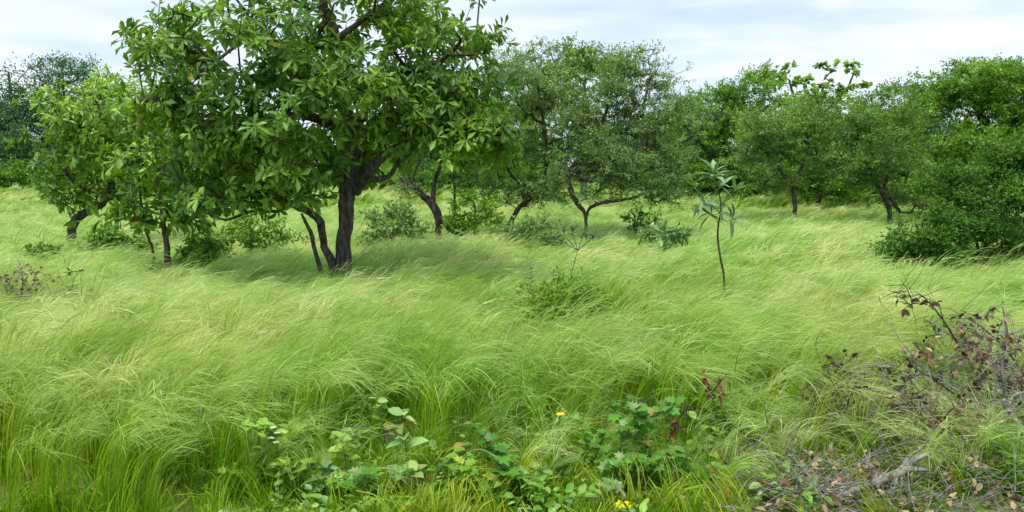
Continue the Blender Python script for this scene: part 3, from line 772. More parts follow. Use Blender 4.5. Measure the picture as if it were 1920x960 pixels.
build_tree('small flat-topped grey-pink thorn tree on a thin bare trunk, right of the slender sapling', 22,
    limbs=[[(1491, 404, 0, 4), (1489, 372, 0, 4), (1482, 345, 0, 3.5), (1465, 325, 0, 3), (1440, 300, -0.2, 2.5)], [(1484, 350, 0, 2.5), (1505, 310, 0, 2.5), (1520, 260, 0, 2)],
           [(1430, 352, 0.6, 1.6), (1440, 336, 0.6, 1.6), (1462, 322, 0.2, 1.5)]],
    blobs=[(1470, 335, 0.6, 50, 14, 0.8, 0.6), (1480, 250, 0, 95, 40, 1.4), (1440, 300, -0.3, 65, 28, 1.0), (1530, 300, 0, 60, 40, 1.0), (1500, 210, 0, 70, 25, 1.0), (1420, 320, -0.2, 30, 14, 0.5, 0.7)],
    ntips=640, species='pink', seed=27, group=G_TREES, leaf='leaflet', per_tip=52, size=(0.04, 0.08), spray=0.26, clump=0.24, per=12, flat=0.3)
build_tree('dark-trunked thorn tree leaning left with several crossing branches, right side', 22,
    limbs=[[(1668, 402, 0, 4.5), (1660, 372, 0, 5), (1645, 345, 0, 5), (1630, 315, 0, 4), (1612, 280, 0, 3), (1600, 230, 0, 2)],
           [(1655, 365, 0, 3.5), (1665, 320, 0.2, 3), (1670, 285, 0.2, 3), (1680, 262, 0.2, 2)], [(1688, 398, 0.2, 3), (1672, 375, 0.1, 3.5), (1658, 360, 0, 3)]],
    blobs=[(1720, 370, 0.6, 40, 18, 0.8, 0.8), (1590, 355, 0.6, 40, 14, 0.8, 0.5), (1640, 240, 0, 80, 45, 1.3), (1620, 300, -0.2, 70, 35, 1.0), (1690, 300, 0, 60, 45, 1.1), (1580, 330, 0, 50, 25, 0.8), (1690, 350, 0.2, 50, 25, 0.8, 0.7), (1590, 260, 0, 50, 45, 1.0)],
    ntips=700, species='pink', seed=28, group=G_TREES, leaf='leaflet', per_tip=52, size=(0.04, 0.08), spray=0.26, clump=0.24, per=12, flat=0.35, tone_bias=-0.3)
build_tree('lime-green tree between the flat-topped thorn tree and the big domed tree', 30,
    limbs=[[(1640, 350, 0, 7), (1640, 280, 0, 6), (1640, 210, 0, 3)], [(1640, 280, 0, 4), (1590, 230, 0, 3)]],
    blobs=[(1640, 185, 0, 42, 28, 1.2), (1610, 225, 0, 65, 30, 1.4), (1670, 240, 0, 50, 40, 1.3), (1640, 290, 0, 90, 50, 1.5), (1640, 350, 0, 90, 18, 1.6, 1.2)], ntips=560, species='lime', seed=29, group=G_TREES, **dense)
build_tree('dark dense tree whose black stem base shows under the canopy behind the flat-topped thorn tree', 27,
    limbs=[[(1535, 368, 0, 5), (1545, 345, 0, 5), (1555, 310, 0, 4), (1550, 260, 0, 3)]],
    blobs=[(1550, 300, 0, 70, 45, 1.3), (1550, 350, 0, 70, 18, 1.6, 1.2), (1470, 320, 0.5, 60, 30, 1.0), (1580, 340, 0, 50, 22, 0.8)], ntips=420, species='dense', seed=30, group=G_TREES, **dense)
build_tree('big domed dark green tree in layered tiers at the right edge', 26,
    limbs=[[(1880, 345, 0, 11), (1870, 290, 0, 10), (1845, 230, 0, 8), (1830, 180, 0, 5), (1820, 150, 0, 3)], [(1865, 270, 0, 6), (1910, 220, 0, 5), (1950, 180, 0, 3)], [(1870, 300, 0, 5), (1800, 270, -0.3, 4), (1770, 260, -0.4, 2)]],
    blobs=[(1835, 155, 0, 85, 32, 1.8, 1.5), (1770, 190, 0, 48, 26, 1.2, 1.2), (1920, 165, 0, 85, 36, 1.8, 1.3), (1850, 200, 0, 60, 30, 1.2), (1890, 240, 0, 40, 35, 1.0), (1820, 262, -0.5, 75, 32, 1.4, 1.3), (1960, 240, 0, 60, 60, 1.6), (1850, 310, 0, 110, 40, 1.6), (1850, 350, 0, 110, 18, 1.6, 1.2)],
    ntips=1500, species='dense', seed=31, group=G_TREES, tone_bias=0.1, **dense)
# understorey --------------------------------------------------------------------------
build_tree('wide dark green bush bulging over the pale grass at the right edge', 12.4,
    limbs=[[(1840, 505, 0, 3), (1830, 450, 0, 2.4), (1810, 400, 0, 1.6), (1800, 350, 0, 1)], [(1838, 480, 0, 2), (1780, 450, 0.1, 1.4), (1710, 440, 0.1, 0.8)], [(1842, 470, 0, 2), (1880, 400, 0.1, 1.5), (1920, 340, 0.1, 0.8)]],
    blobs=[(1850, 380, 0, 105, 65, 1.0, 1.6), (1755, 440, -0.2, 75, 38, 0.7), (1880, 455, -0.2, 110, 50, 0.8), (1940, 330, 0, 80, 80, 0.9), (1690, 465, -0.2, 36, 14, 0.5), (1780, 350, 0.2, 60, 30, 0.6), (1720, 410, 0, 40, 14, 0.4), (1870, 300, 0.3, 60, 26, 0.6), (1930, 270, 0.3, 50, 30, 0.5), (1750, 490, -0.3, 50, 14, 0.4)],
    ntips=1750, species='bush', seed=32, group=None, leaf='leaflet', per_tip=30, size=(0.035, 0.075), spray=0.2, clump=0.12, per=14, tone_bias=-0.45, name='bush', cat='bush', twig_r=0.003)
G_SH = 'low shrubs among the grass'
def shrub(label, d, px, py, rx, ry, n, sp, seed, leaf='leaflet', size=(0.03, 0.055), per_tip=26, mat=None, tone=0.0, spray=0.14, limbs=None):
    lim = limbs or [[(px, py + ry, 0, 2), (px, py, 0, 1.6), (px - rx * 0.3, py - ry * 0.5, 0, 1)], [(px + 4, py + ry * 0.6, 0, 1.5), (px + rx * 0.5, py - ry * 0.2, 0, 1)]]
    return build_tree(label, d, lim, [(px, py + ry * 0.3, 0, rx, ry, rx * d / FPX * 0.8), (px - rx * 0.5, py + ry * 0.9, -0.05, rx * 0.7, ry * 0.5, rx * d / FPX * 0.6), (px + rx * 0.6, py + ry * 0.7, 0, rx * 0.6, ry * 0.6, rx * d / FPX * 0.6)], int(n * 1.35), sp, seed, leaf=leaf, size=size, per_tip=per_tip, mat=mat, spray=spray,
                      clump=0.1, per=4, name='shrub', cat='shrub', group=G_SH, bark=MAT_BARK2, twig_r=0.0025, tone_bias=tone, r0_flare=1.0)
shrub('pale leafy shrub between the large trunk and the leaning forked trunk', 15.5, 735, 405, 55, 32, 110, 'grey', 41, size=(0.05, 0.09), tone=0.2)
shrub('yellow-green shrub below the thorn trees, right of the leaning forked trunk', 16, 890, 385, 45, 36, 90, 'lime', 42, size=(0.05, 0.08), tone=0.3)
shrub('grey-green shrub at the foot of the thin brown leaning trunk', 15.2, 995, 430, 55, 28, 110, 'grey', 43, size=(0.04, 0.08))
shrub('dark low shrub in the shade left of the large trunk', 12.0, 378, 470, 34, 34, 80, 'broad', 44, size=(0.06, 0.1), tone=-0.2)
shrub('rounded shrub under the yellow-green tree at far left', 13.5, 215, 455, 48, 34, 100, 'broad', 45, size=(0.06, 0.11))
shrub('dark sprig of leaves in the grass at far left', 12, 70, 480, 40, 22, 34, 'broad', 46, size=(0.05, 0.09))
shrub('scattered light green shrub under the low right limb of the left stem', 13, 470, 430, 70, 26, 70, 'lime', 47, size=(0.05, 0.08))
shrub('bushy bright green herb clump in mid meadow', 8.2, 1060, 560, 62, 34, 230, 'lime', 48, size=(0.03, 0.06), per_tip=20)
shrub('spiky grey-green shrub standing between the centre and the slender sapling', 14, 1245, 436, 28, 18, 24, 'grey', 49, leaf='whorl', size=(0.13, 0.2), per_tip=9, mat=MAT_GREY)
shrub('small dark leafy shrub low in the grass beneath the flat-topped tree gap', 17, 1190, 405, 30, 18, 22, 'grey', 50, size=(0.05, 0.09), tone=-0.2)
shrub('small leafy weed in the left foreground grass', 7.2, 208, 632, 30, 16, 14, 'broad', 51, leaf='whorl', size=(0.05, 0.09), per_tip=5, mat=MAT_LEAF)
shrub('bluish leafy weed low in the grass left of the tall dark-stemmed herb', 6.2, 580, 675, 26, 20, 12, 'grey', 52, leaf='whorl', size=(0.05, 0.09), per_tip=5, mat=MAT_GREY)
print('trees', round(time.time() - T0, 1))

# distant tree line: three crown shapes, copied -----------------------------------------
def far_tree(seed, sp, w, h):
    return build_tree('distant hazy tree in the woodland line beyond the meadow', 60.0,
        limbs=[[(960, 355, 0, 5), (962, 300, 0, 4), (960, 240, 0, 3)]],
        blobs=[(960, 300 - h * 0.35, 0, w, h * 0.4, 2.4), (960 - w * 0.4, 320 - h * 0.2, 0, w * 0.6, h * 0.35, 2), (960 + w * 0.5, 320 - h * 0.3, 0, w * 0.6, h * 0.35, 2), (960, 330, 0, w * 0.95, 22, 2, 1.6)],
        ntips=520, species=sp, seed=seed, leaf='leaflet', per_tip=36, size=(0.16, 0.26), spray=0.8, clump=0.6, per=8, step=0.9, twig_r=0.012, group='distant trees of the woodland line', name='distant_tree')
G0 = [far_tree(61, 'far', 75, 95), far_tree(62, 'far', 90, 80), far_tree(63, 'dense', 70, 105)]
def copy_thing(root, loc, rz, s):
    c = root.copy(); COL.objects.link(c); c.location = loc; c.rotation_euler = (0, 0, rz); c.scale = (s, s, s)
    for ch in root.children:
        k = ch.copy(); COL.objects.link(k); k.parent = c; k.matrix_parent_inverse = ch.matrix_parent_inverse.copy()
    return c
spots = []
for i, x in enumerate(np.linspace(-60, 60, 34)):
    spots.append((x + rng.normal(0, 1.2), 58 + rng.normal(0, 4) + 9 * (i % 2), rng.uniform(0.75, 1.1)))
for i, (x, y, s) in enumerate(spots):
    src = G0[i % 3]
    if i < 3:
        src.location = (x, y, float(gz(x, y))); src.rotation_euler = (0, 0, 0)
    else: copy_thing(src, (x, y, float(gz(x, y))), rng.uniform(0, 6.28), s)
# bushes that close the view under the right hand trees and behind the large tree
G_U = 'bushes under the woodland edge'
ub = None
for i, (px, d_, s_) in enumerate([(1330, 33, 1.0), (1410, 36, 1.1), (1580, 31, 1.0), (1700, 33, 1.1), (1770, 30, 1.0), (1260, 37, 1.0), (1500, 38, 1.0), (1640, 37, 1.2), (700, 38, 1.1), (780, 35, 0.9), (880, 37, 1.1), (560, 40, 1.1), (450, 39, 1.0), (1000, 38, 1.0), (30, 40, 1.1), (1180, 40, 1.0)]):
    lab = 'dark bush of the understorey ' + ['below the broad dark tree right of centre', 'below the right part of the broad dark tree', 'just right of the black stem base', 'beyond the leaning dark-trunked thorn tree', 'below the big domed tree', 'left of the broad dark tree', 'behind the flat-topped thorn tree', 'under the lime-green tree', 'seen right of the large trunk', 'behind the pale leafy shrub', 'behind the forked leaning trunk', 'seen left of the large trunk', 'seen beyond the low left limb', 'behind the thin brown leaning trunk', 'under the bluish tree at the left edge', 'beyond the low branch at centre right'][i]
    v_ = at(px, 340, d_)
    if ub is None:
        ub = build_tree(lab, 35.0, [[(960, 385, 0, 1.5), (960, 365, 0, 1.5), (962, 345, 0, 1)]], [(960, 356, 0, 66, 17, 1.6, 1.5), (930, 340, 0, 35, 14, 1), (995, 342, 0, 35, 14, 1)],
            ntips=330, species='dense', seed=90, group=G_U, name='bush', cat='bush', leaf='leaflet', per_tip=44, size=(0.09, 0.15), spray=0.4, clump=0.3, per=10, step=0.5, twig_r=0.006, tone_bias=-0.1)
        c = ub; ub.location = (v_[0], v_[1], float(gz(v_[0], v_[1])))
    else:
        c = copy_thing(ub, (v_[0], v_[1], float(gz(v_[0], v_[1]))), rng.uniform(0, 6.28), s_ * 1.05); c['label'] = lab
# the bluish trees at the far left, distance haze put into their leaf colour
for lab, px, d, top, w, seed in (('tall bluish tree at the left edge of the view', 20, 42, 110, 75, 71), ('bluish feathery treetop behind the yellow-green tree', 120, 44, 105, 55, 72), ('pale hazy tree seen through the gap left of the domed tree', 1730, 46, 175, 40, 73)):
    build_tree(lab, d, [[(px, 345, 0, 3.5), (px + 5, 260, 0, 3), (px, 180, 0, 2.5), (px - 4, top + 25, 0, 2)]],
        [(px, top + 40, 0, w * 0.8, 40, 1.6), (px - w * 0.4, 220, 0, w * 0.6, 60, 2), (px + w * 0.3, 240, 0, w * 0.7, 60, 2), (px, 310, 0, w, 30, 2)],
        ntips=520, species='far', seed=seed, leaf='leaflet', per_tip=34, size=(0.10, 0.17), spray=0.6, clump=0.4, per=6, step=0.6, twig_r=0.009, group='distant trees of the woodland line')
print('far', round(time.time() - T0, 1))

# ------------------------------------------------------------------ single plants
def stem_part(name, root, pts, rads, mat, sides=6, sub=4):
    Q = smooth_path(np.hstack([np.asarray(pts), np.asarray(rads)[:, None]]), sub)
    V, F = tubes([(Q[:, :3], Q[:, 3])], sides)
    return part(name, mesh_np(name, V, F, None, mat, True), root)
def put_leaves(root, P, D, Nn, S, C, tm, key, mat, name='leaf'):
    leaf_objects(root, key, tm, np.array(P), np.array(D), np.array(Nn), np.array(S), np.array(C), mat, name)

# slender sapling
def sapling():
    d = 8.5; r = np.random.default_rng(5)
    pts = [at(1362, 560, d), at(1358, 530, d), at(1352, 490, d), at(1346, 450, d), at(1347, 420, d), at(1352, 390, d), at(1346, 350, d), at(1340, 325, d)]
    pts[0][2] = float(gz(pts[0][0], pts[0][1]))
    root = empty('sapling', pts[0], 'slender bare-stemmed sapling with whorls of long grey-green leaves in the open meadow', 'sapling')
    stem_part('stem', root, pts, [0.013, 0.012, 0.011, 0.0105, 0.0095, 0.008, 0.006, 0.004], MAT_BARK2)
    side = [([(1350, 400, 0), (1335, 385, -0.1), (1318, 378, -0.15)], 0.006), ([(1350, 405, 0), (1362, 415, -0.1), (1374, 410, -0.12)], 0.005), ([(1350, 385, 0), (1368, 370, 0.05), (1380, 355, 0.05)], 0.005), ([(1348, 420, 0), (1342, 412, 0.1), (1330, 400, 0.15)], 0.004)]
    tips = [(pts[-1], np.array([0, -0.1, 1.0]), 15, 0.21)]
    for s, rr in side:
        q = [at(a, b, d + c) for a, b, c in s]
        stem_part('branch', root, q, [rr, rr * 0.8, rr * 0.5], MAT_BARK2)
        tips.append((q[-1], norm(q[-1] - q[0]) + [0, -0.1, 0.3], 10, 0.18))
    tips.append((pts[-2], np.array([0.2, -0.2, 0.8]), 8, 0.2)); tips.append((pts[-3], np.array([0.3, -0.3, 0.5]), 7, 0.17))
    P, D, Nn, S, C = [], [], [], [], []
    for tp, ax, n, sz in tips:
        ax = norm(ax); a = norm(np.cross(ax, [0.3, 0.9, 0.1])); b = np.cross(ax, a)
        for i in range(n):
            ph = 2.4 * i + r.uniform(-0.3, 0.3); th = r.uniform(0.35, 1.75)
            rd = a * math.cos(ph) + b * math.sin(ph)
            dd = norm(ax * math.cos(th) + rd * math.sin(th) + [0, 0, -0.1])
            P.append(tp + ax * r.uniform(-0.05, 0.02)); D.append(dd); Nn.append(norm(ax * math.sin(th) - rd * math.cos(th) + [0, -0.2, 0.4])); S.append(sz * 1.02 * r.uniform(0.65, 1.25))
            C.append(np.array([0.15, 0.25, 0.11]) * r.uniform(0.6, 1.5))
    put_leaves(root, P, D, Nn, S, C, LEAF_LANCE, 'lance', MAT_GREY)
sapling()

def herb(label, d, stem, n, size, tm, key, mat, col, seed, cat='herb', name='herb', smat=None, opposite=True, up=0.3, from_=0.25, r0=0.004, group=None, branches=0, whorl=0):
    """stem: [(px, py, dd)] bottom to top"""
    r = np.random.default_rng(seed)
    pts = [at(a, b, d + c) for a, b, c in stem]
    g = pts[0].copy(); g[2] = float(gz(g[0], g[1])) - 0.01
    if pts[0][2] > 0.03: pts = [g] + pts
    else: pts[0] = g
    root = empty(name, (g[0], g[1], g[2]), label, cat, group)
    Q = smooth_path(pts, 6); lines = [Q]
    stem_part('stem', root, pts, np.linspace(r0, r0 * 0.4, len(pts)), smat or MAT_STEM)
    for b in range(branches):
        i = r.integers(int(len(Q) * 0.25), int(len(Q) * 0.85)); a = r.uniform(0, 2 * math.pi); L = r.uniform(0.12, 0.3)
        e = Q[i] + np.array([math.cos(a) * L, math.sin(a) * L * 0.7, L * r.uniform(0.2, 1.0)])
        bp = [Q[i], (Q[i] + e) / 2 + [0, 0, 0.02], e]
        stem_part('branch', root, bp, [r0 * 0.6, r0 * 0.5, r0 * 0.3], smat or MAT_STEM); lines.append(smooth_path(bp, 6))
    P, D, Nn, S, C = [], [], [], [], []
    for li, ln in enumerate(lines):
        m = n if li == 0 else max(4, (n * 2) // 3)
        for i in range(m):
            f = (from_ if li == 0 else 0.25) + (1 - (from_ if li == 0 else 0.25)) * (i + 0.5) / m
            p = ln[min(len(ln) - 1, int(f * (len(ln) - 1)))]
            ph = (i // 2) * 1.57 + (math.pi if i % 2 else 0) + r.uniform(-0.35, 0.35) if opposite else i * 2.4 + r.uniform(-0.4, 0.4)
            dv = norm([math.cos(ph), math.sin(ph), up + r.uniform(-0.4, 0.5)])
            P.append(p); D.append(dv); Nn.append(norm(np.array([0, -0.25, 1.0]) + r.normal(0, 0.3, 3)))
            S.append(size * 1.02 * (1.15 - 0.5 * f) * r.uniform(0.75, 1.2)); C.append(np.array(col) * r.uniform(0.6, 1.3) * [r.uniform(0.85, 1.4), 1, 1] if r.uniform() > 0.06 else np.array([0.34, 0.28, 0.06]))
    put_leaves(root, P, D, Nn, S, C, tm, key, mat)
    return root, lines
GREEN = (0.14, 0.34, 0.03); BLUEG = (0.20, 0.38, 0.10); LIMEG = (0.25, 0.44, 0.06)
def petals(root, c, n, size, col, name='petal', tilt=0.35, seed=0, tm=LEAF_OVATE):
    r = np.random.default_rng(seed)
    P, D, Nn = [], [], []
    for i in range(n):
        a = 2 * math.pi * i / n + r.uniform(-0.15, 0.15)
        D.append([math.cos(a), math.sin(a) * 0.8 - 0.25, tilt]); P.append(c); Nn.append([0, -0.6, 1])
    leaf_objects(root, 'petal', tm, np.array(P), np.array(D, float), np.array(Nn, float), np.full(n, size), np.tile(col, (n, 1)), MAT_PETAL, name)

# thin forked sapling in mid meadow and bottlebrush herbs beside it
rt, ls = herb('thin forked sapling with a flat spray of narrow leaves, in mid meadow', 9.4, [(1066, 560, 0), (1070, 520, 0), (1078, 490, 0), (1083, 468, 0)], 10, 0.09, LEAF_LANCE, 'lance', MAT_GREY, (0.08, 0.14, 0.07), 81, 'sapling', 'sapling', MAT_DARKSTEM, opposite=False, r0=0.007)
for k, (a, b) in enumerate([((1050, 450), (1040, 448)), ((1100, 455), (1115, 443)), ((1075, 440), (1072, 428)), ((1062, 445), (1056, 432)), ((1092, 445), (1098, 432))]):
    q = [at(1083, 470, 9.4), at(*a, 9.4 + 0.05 * k), at(*b, 9.4 + 0.1 * k - 0.1)]
    stem_part('branch', rt, q, [0.005, 0.004, 0.002], MAT_DARKSTEM)
    r = np.random.default_rng(k)
    n = 9; f = r.uniform(0.3, 1, n)[:, None]
    put_leaves(rt, q[1] * (1 - f) + q[2] * f, norm(r.normal(0, 0.7, (n, 3)) + [0, 0, 0.6]), norm(r.normal(0, 0.4, (n, 3)) + [0, -0.3, 1]), r.uniform(0.07, 0.12, n), np.array([0.08, 0.14, 0.07]) * r.uniform(0.7, 1.3, (n, 1)), LEAF_LANCE, 'lance', MAT_GREY)
for px, py0, py1, sd_, lab in ((998, 570, 492, 82, 'leftmost of the thin upright herbs on the green clump in mid meadow'), (1040, 575, 508, 83, 'thin upright blue-green herb rising from the middle of the green clump'), (1092, 560, 535, 84, 'short upright herb at the right side of the green clump')):
    herb(lab, 8.6, [(px, py0, 0), (px - 2, (py0 + py1) / 2, 0), (px - 3, py1, 0)], 44, 0.085, LEAF_LANCE, 'lance', MAT_GREY, (0.07, 0.18, 0.07), sd_, opposite=False, up=0.5, group='thin upright herbs on the green clump')

# foreground herbs
herb('tall herb with opposite oval grey-green leaves on a dark stem', 4.55, [(768, 965, 0), (764, 890, 0), (760, 830, 0), (752, 790, 0.02), (757, 770, 0.02)], 12, 0.135, LEAF_OVATE, 'ovate', MAT_GREY, BLUEG, 91, smat=MAT_DARKSTEM, r0=0.005, from_=0.45, up=0.1)
herb('thinner dark-stemmed herb with small bluish leaves behind the tall oval-leaved herb', 5.0, [(725, 900, 0), (722, 830, 0), (712, 770, 0), (706, 745, 0)], 10, 0.085, LEAF_OVATE, 'ovate', MAT_GREY, BLUEG, 92, smat=MAT_DARKSTEM, r0=0.004, from_=0.5)
rt, ls = herb('leafy herb with tiny white flower buds at bottom left of centre', 4.5, [(530, 965, 0), (525, 900, 0), (522, 850, 0), (515, 805, 0)], 14, 0.11, LEAF_OVATE, 'ovate', MAT_LEAF, LIMEG, 93, r0=0.004, branches=3, from_=0.2)
for i, (a, b) in enumerate([(512, 802), (508, 822), (518, 830), (513, 872), (520, 812)]): petals(rt, at(a, b, 4.42), 4, 0.022, (0.62, 0.66, 0.42), seed=i)
herb('broad-leaved light green herb behind the white-budded herb', 4.75, [(560, 930, 0), (555, 870, 0), (548, 820, 0), (545, 800, 0)], 12, 0.14, LEAF_OVATE, 'ovate', MAT_LEAF, LIMEG, 94, r0=0.004, from_=0.3)
herb('low herb with pale pointed leaves at the foot of the white-budded herb', 4.35, [(610, 970, 0), (606, 900, 0), (612, 860, 0)], 12, 0.12, LEAF_OVATE, 'ovate', MAT_GREY, (0.16, 0.29, 0.10), 95, r0=0.004)
herb('dark green low herb at the bottom edge, beneath the tall oval-leaved herb', 4.3, [(700, 985, 0), (695, 930, 0), (690, 890, 0)], 16, 0.11, LEAF_LOBED, 'lobed', MAT_LEAF, GREEN, 96, branches=2, opposite=False)
rt, ls = herb('dark-stemmed herb topped by a small yellow flower', 4.7, [(1045, 930, 0), (1042, 860, 0), (1047, 810, 0), (1050, 782, 0)], 14, 0.06, LEAF_OVATE, 'ovate', MAT_LEAF, GREEN, 97, smat=MAT_DARKSTEM, branches=2, from_=0.4)
petals(rt, at(1051, 778, 4.68), 6, 0.03, (0.85, 0.62, 0.02), seed=3)
herb('herb with two broad drooping leaves right of the small yellow flower', 4.6, [(1030, 960, 0), (1045, 900, 0), (1055, 850, -0.03)], 7, 0.15, LEAF_OVATE, 'ovate', MAT_LEAF, (0.12, 0.22, 0.03), 98, from_=0.5)
for i, (px, top, dd, n, lab) in enumerate([(1205, 795, 4.65, 18, 'dense dark green lobed-leaf bush at bottom centre, its tallest stem'), (1165, 815, 4.6, 16, 'left stem of the dark green lobed-leaf bush'), (1235, 850, 4.55, 16, 'right stem of the dark green lobed-leaf bush')]):
    herb(lab, dd, [(px - 5, 965, 0), (px - 3, 900, 0), (px, top + 20, 0), (px + 2, top, 0)], n, 0.10, LEAF_LOBED, 'lobed', MAT_LEAF, (0.085, 0.25, 0.03), 100 + i, opposite=False, branches=4, from_=0.15, r0=0.005, group='stems of the lobed-leaf bush')
herb('bright green lobed-leaf herb left of the dark bush, at the bottom edge', 4.4, [(965, 970, 0), (960, 910, 0), (962, 870, 0)], 16, 0.12, LEAF_LOBED, 'lobed', MAT_LEAF, (0.06, 0.20, 0.04), 104, opposite=False, branches=2)
herb('pale lobed seedling in front of the dark bush', 4.3, [(1145, 985, 0), (1142, 925, 0), (1142, 905, 0)], 8, 0.13, LEAF_LOBED, 'lobed', MAT_GREY, (0.16, 0.30, 0.10), 105, opposite=False, from_=0.6)
rt, ls = herb('bright yellow flower at the bottom edge, below the dark bush', 4.25, [(1172, 1010, 0), (1170, 975, 0), (1168, 955, 0)], 5, 0.06, LEAF_OVATE, 'ovate', MAT_LEAF, GREEN, 106, cat='flower', name='yellow_flower')
petals(rt, at(1168, 950, 4.2), 7, 0.055, (0.88, 0.68, 0.01), seed=9)
herb('tall light green leafy stem left of the white-budded herb', 4.6, [(492, 960, 0), (490, 900, 0), (494, 850, 0), (500, 815, 0)], 18, 0.10, LEAF_OVATE, 'ovate', MAT_LEAF, LIMEG, 111, r0=0.004, from_=0.2)
herb('tall light green leafy stem halfway between the white-budded and oval-leaved herbs', 4.5, [(655, 965, 0), (652, 900, 0), (646, 850, 0), (640, 815, 0)], 18, 0.11, LEAF_OVATE, 'ovate', MAT_LEAF, LIMEG, 112, r0=0.004, from_=0.2)
# low leafy ground cover herbs along the bottom edge
cov = [(440, 930, 0.09, LIMEG), (480, 905, 0.10, GREEN), (580, 940, 0.11, LIMEG), (655, 930, 0.10, GREEN), (735, 945, 0.12, BLUEG), (820, 935, 0.10, GREEN), (880, 950, 0.09, LIMEG), (920, 915, 0.08, GREEN), (1005, 940, 0.10, BLUEG), (1085, 930, 0.10, LIMEG), (1280, 920, 0.11, GREEN), (1310, 880, 0.10, LIMEG), (1325, 945, 0.10, GREEN), (850, 890, 0.07, LIMEG), (630, 880, 0.08, BLUEG), (1100, 880, 0.08, GREEN)]
for i, (px, py, s, c) in enumerate(cov):
    if i in (3, 9, 12): continue
    r = np.random.default_rng(200 + i)
    tm, key = (LEAF_LOBED, 'lobed') if i % 3 == 0 else (LEAF_OVATE, 'ovate')
    herb('low %s herb in the undergrowth, %s' % ({LIMEG: 'light green', GREEN: 'mid green', BLUEG: 'blue-green'}[c], ['far left of the clump', 'left, under the white buds', 'between the white buds and the dark stem', 'left of the dark lobed herb', 'at the foot of the dark stem', 'right of the dark stem', 'left of the lobed-leaf herb', 'left of the yellow flower herb', 'left of the pale seedling', 'under the small yellow flower', 'right of the dark bush', 'beside the brown leaves', 'at the corner of the twig litter', 'among arching blades at centre', 'behind the white-budded herb', 'between the flower stem and the bush'][i]),
         4.35 + (960 - py) * 0.008, [(px, py + 60, 0), (px + r.uniform(-10, 10), py, 0), (px + r.uniform(-18, 18), py - 75 - 40 * (i % 2), 0)], 16, s * 1.15, tm, key, MAT_LEAF if c != BLUEG else MAT_GREY, c, 300 + i, opposite=False, branches=2, from_=0.2, group='low herbs along the bottom edge')

# tall single grass stalks --------------------------------------------------------------
def stalk(label, d, pts, w, col=(0.46, 0.52, 0.26), awn=26, seed=0):
    r = np.random.default_rng(seed)
    P = [at(a, b, d) for a, b in pts]; g = P[0].copy(); g[2] = float(gz(g[0], g[1]))
    if P[0][2] > 0.02: P = [g] + P
    root = empty('grass_stalk', tuple(g), label, 'grass stalk', 'tall single grass stalks')
    Q = smooth_path(P, 6); n = len(Q)
    rad = np.interp(np.linspace(0, 1, n), [0, 0.5, 0.8, 1], [w * 0.5, w * 0.6, w, w * 0.15])
    V, F = tubes([(Q, rad)], 5); C = np.array(col) * np.ones((len(V), 1)) * np.linspace(0.7, 1.05, n).repeat(5)[:, None]
    part('stem', mesh_np('stem', V, F, C, MAT_GRASS), root)
    i0 = r.integers(int(n * 0.6), n - 1, awn); T = norm(Q[i0 + 1] - Q[i0])
    th = np.arccos(np.clip(T[:, 2], -1, 1)) + r.normal(0, 0.1, awn); ph = np.arctan2(T[:, 1], T[:, 0]) + r.normal(0, 0.25, awn)
    LA = blade_lines(r, Q[i0], r.uniform(0.06, 0.14, awn), th, r.uniform(0.1, 0.5, awn), ph, 5)
    WA = np.tile(w * 0.45 * np.array([1, 0.8, 0.6, 0.4, 0.15])[None], (awn, 1))
    V, F, C = ribbons(LA, WA, norm(r.normal(0, 1, (awn, 3)) + [0, 1, 0]), np.tile(np.array(col) * 1.05, (awn, 5, 1)))
    part('plume', mesh_np('plume', V, F, C, MAT_GRASS), root, kind='stuff')
stalk('tall pale upright grass stalk with a kink, left foreground', 4.45, [(385, 960), (378, 900), (368, 830), (372, 780), (378, 735)], 0.006, seed=1)
stalk('pale stalk arching left to right at the bottom left corner', 4.3, [(40, 965), (90, 940), (140, 916), (180, 920), (215, 950)], 0.005, seed=2)
stalk('second pale stalk arching low along the bottom left edge', 4.25, [(20, 975), (70, 950), (130, 938), (175, 948)], 0.004, seed=3)
stalk('pale stalk arching over the low herbs right of the tall herb', 4.4, [(810, 960), (850, 880), (885, 845), (920, 850), (955, 885)], 0.004, seed=4)
stalk('pale arching stalk sweeping over the herbs at bottom centre left', 4.3, [(560, 965), (610, 915), (670, 885), (720, 878), (760, 895)], 0.004, seed=5)
stalk('thick pale blade leaning left in the twig litter at bottom right', 4.6, [(1850, 950), (1800, 910), (1760, 890), (1740, 880)], 0.006, seed=6, awn=6)
stalk('pale arching stalk in front of the dead branches at right', 5.0, [(1780, 880), (1760, 780), (1720, 730), (1690, 720), (1660, 728)], 0.004, seed=7)
stalk('pale stalk arching right at mid left foreground', 5.0, [(480, 800), (500, 740), (530, 712), (570, 706), (605, 715)], 0.003, seed=8)

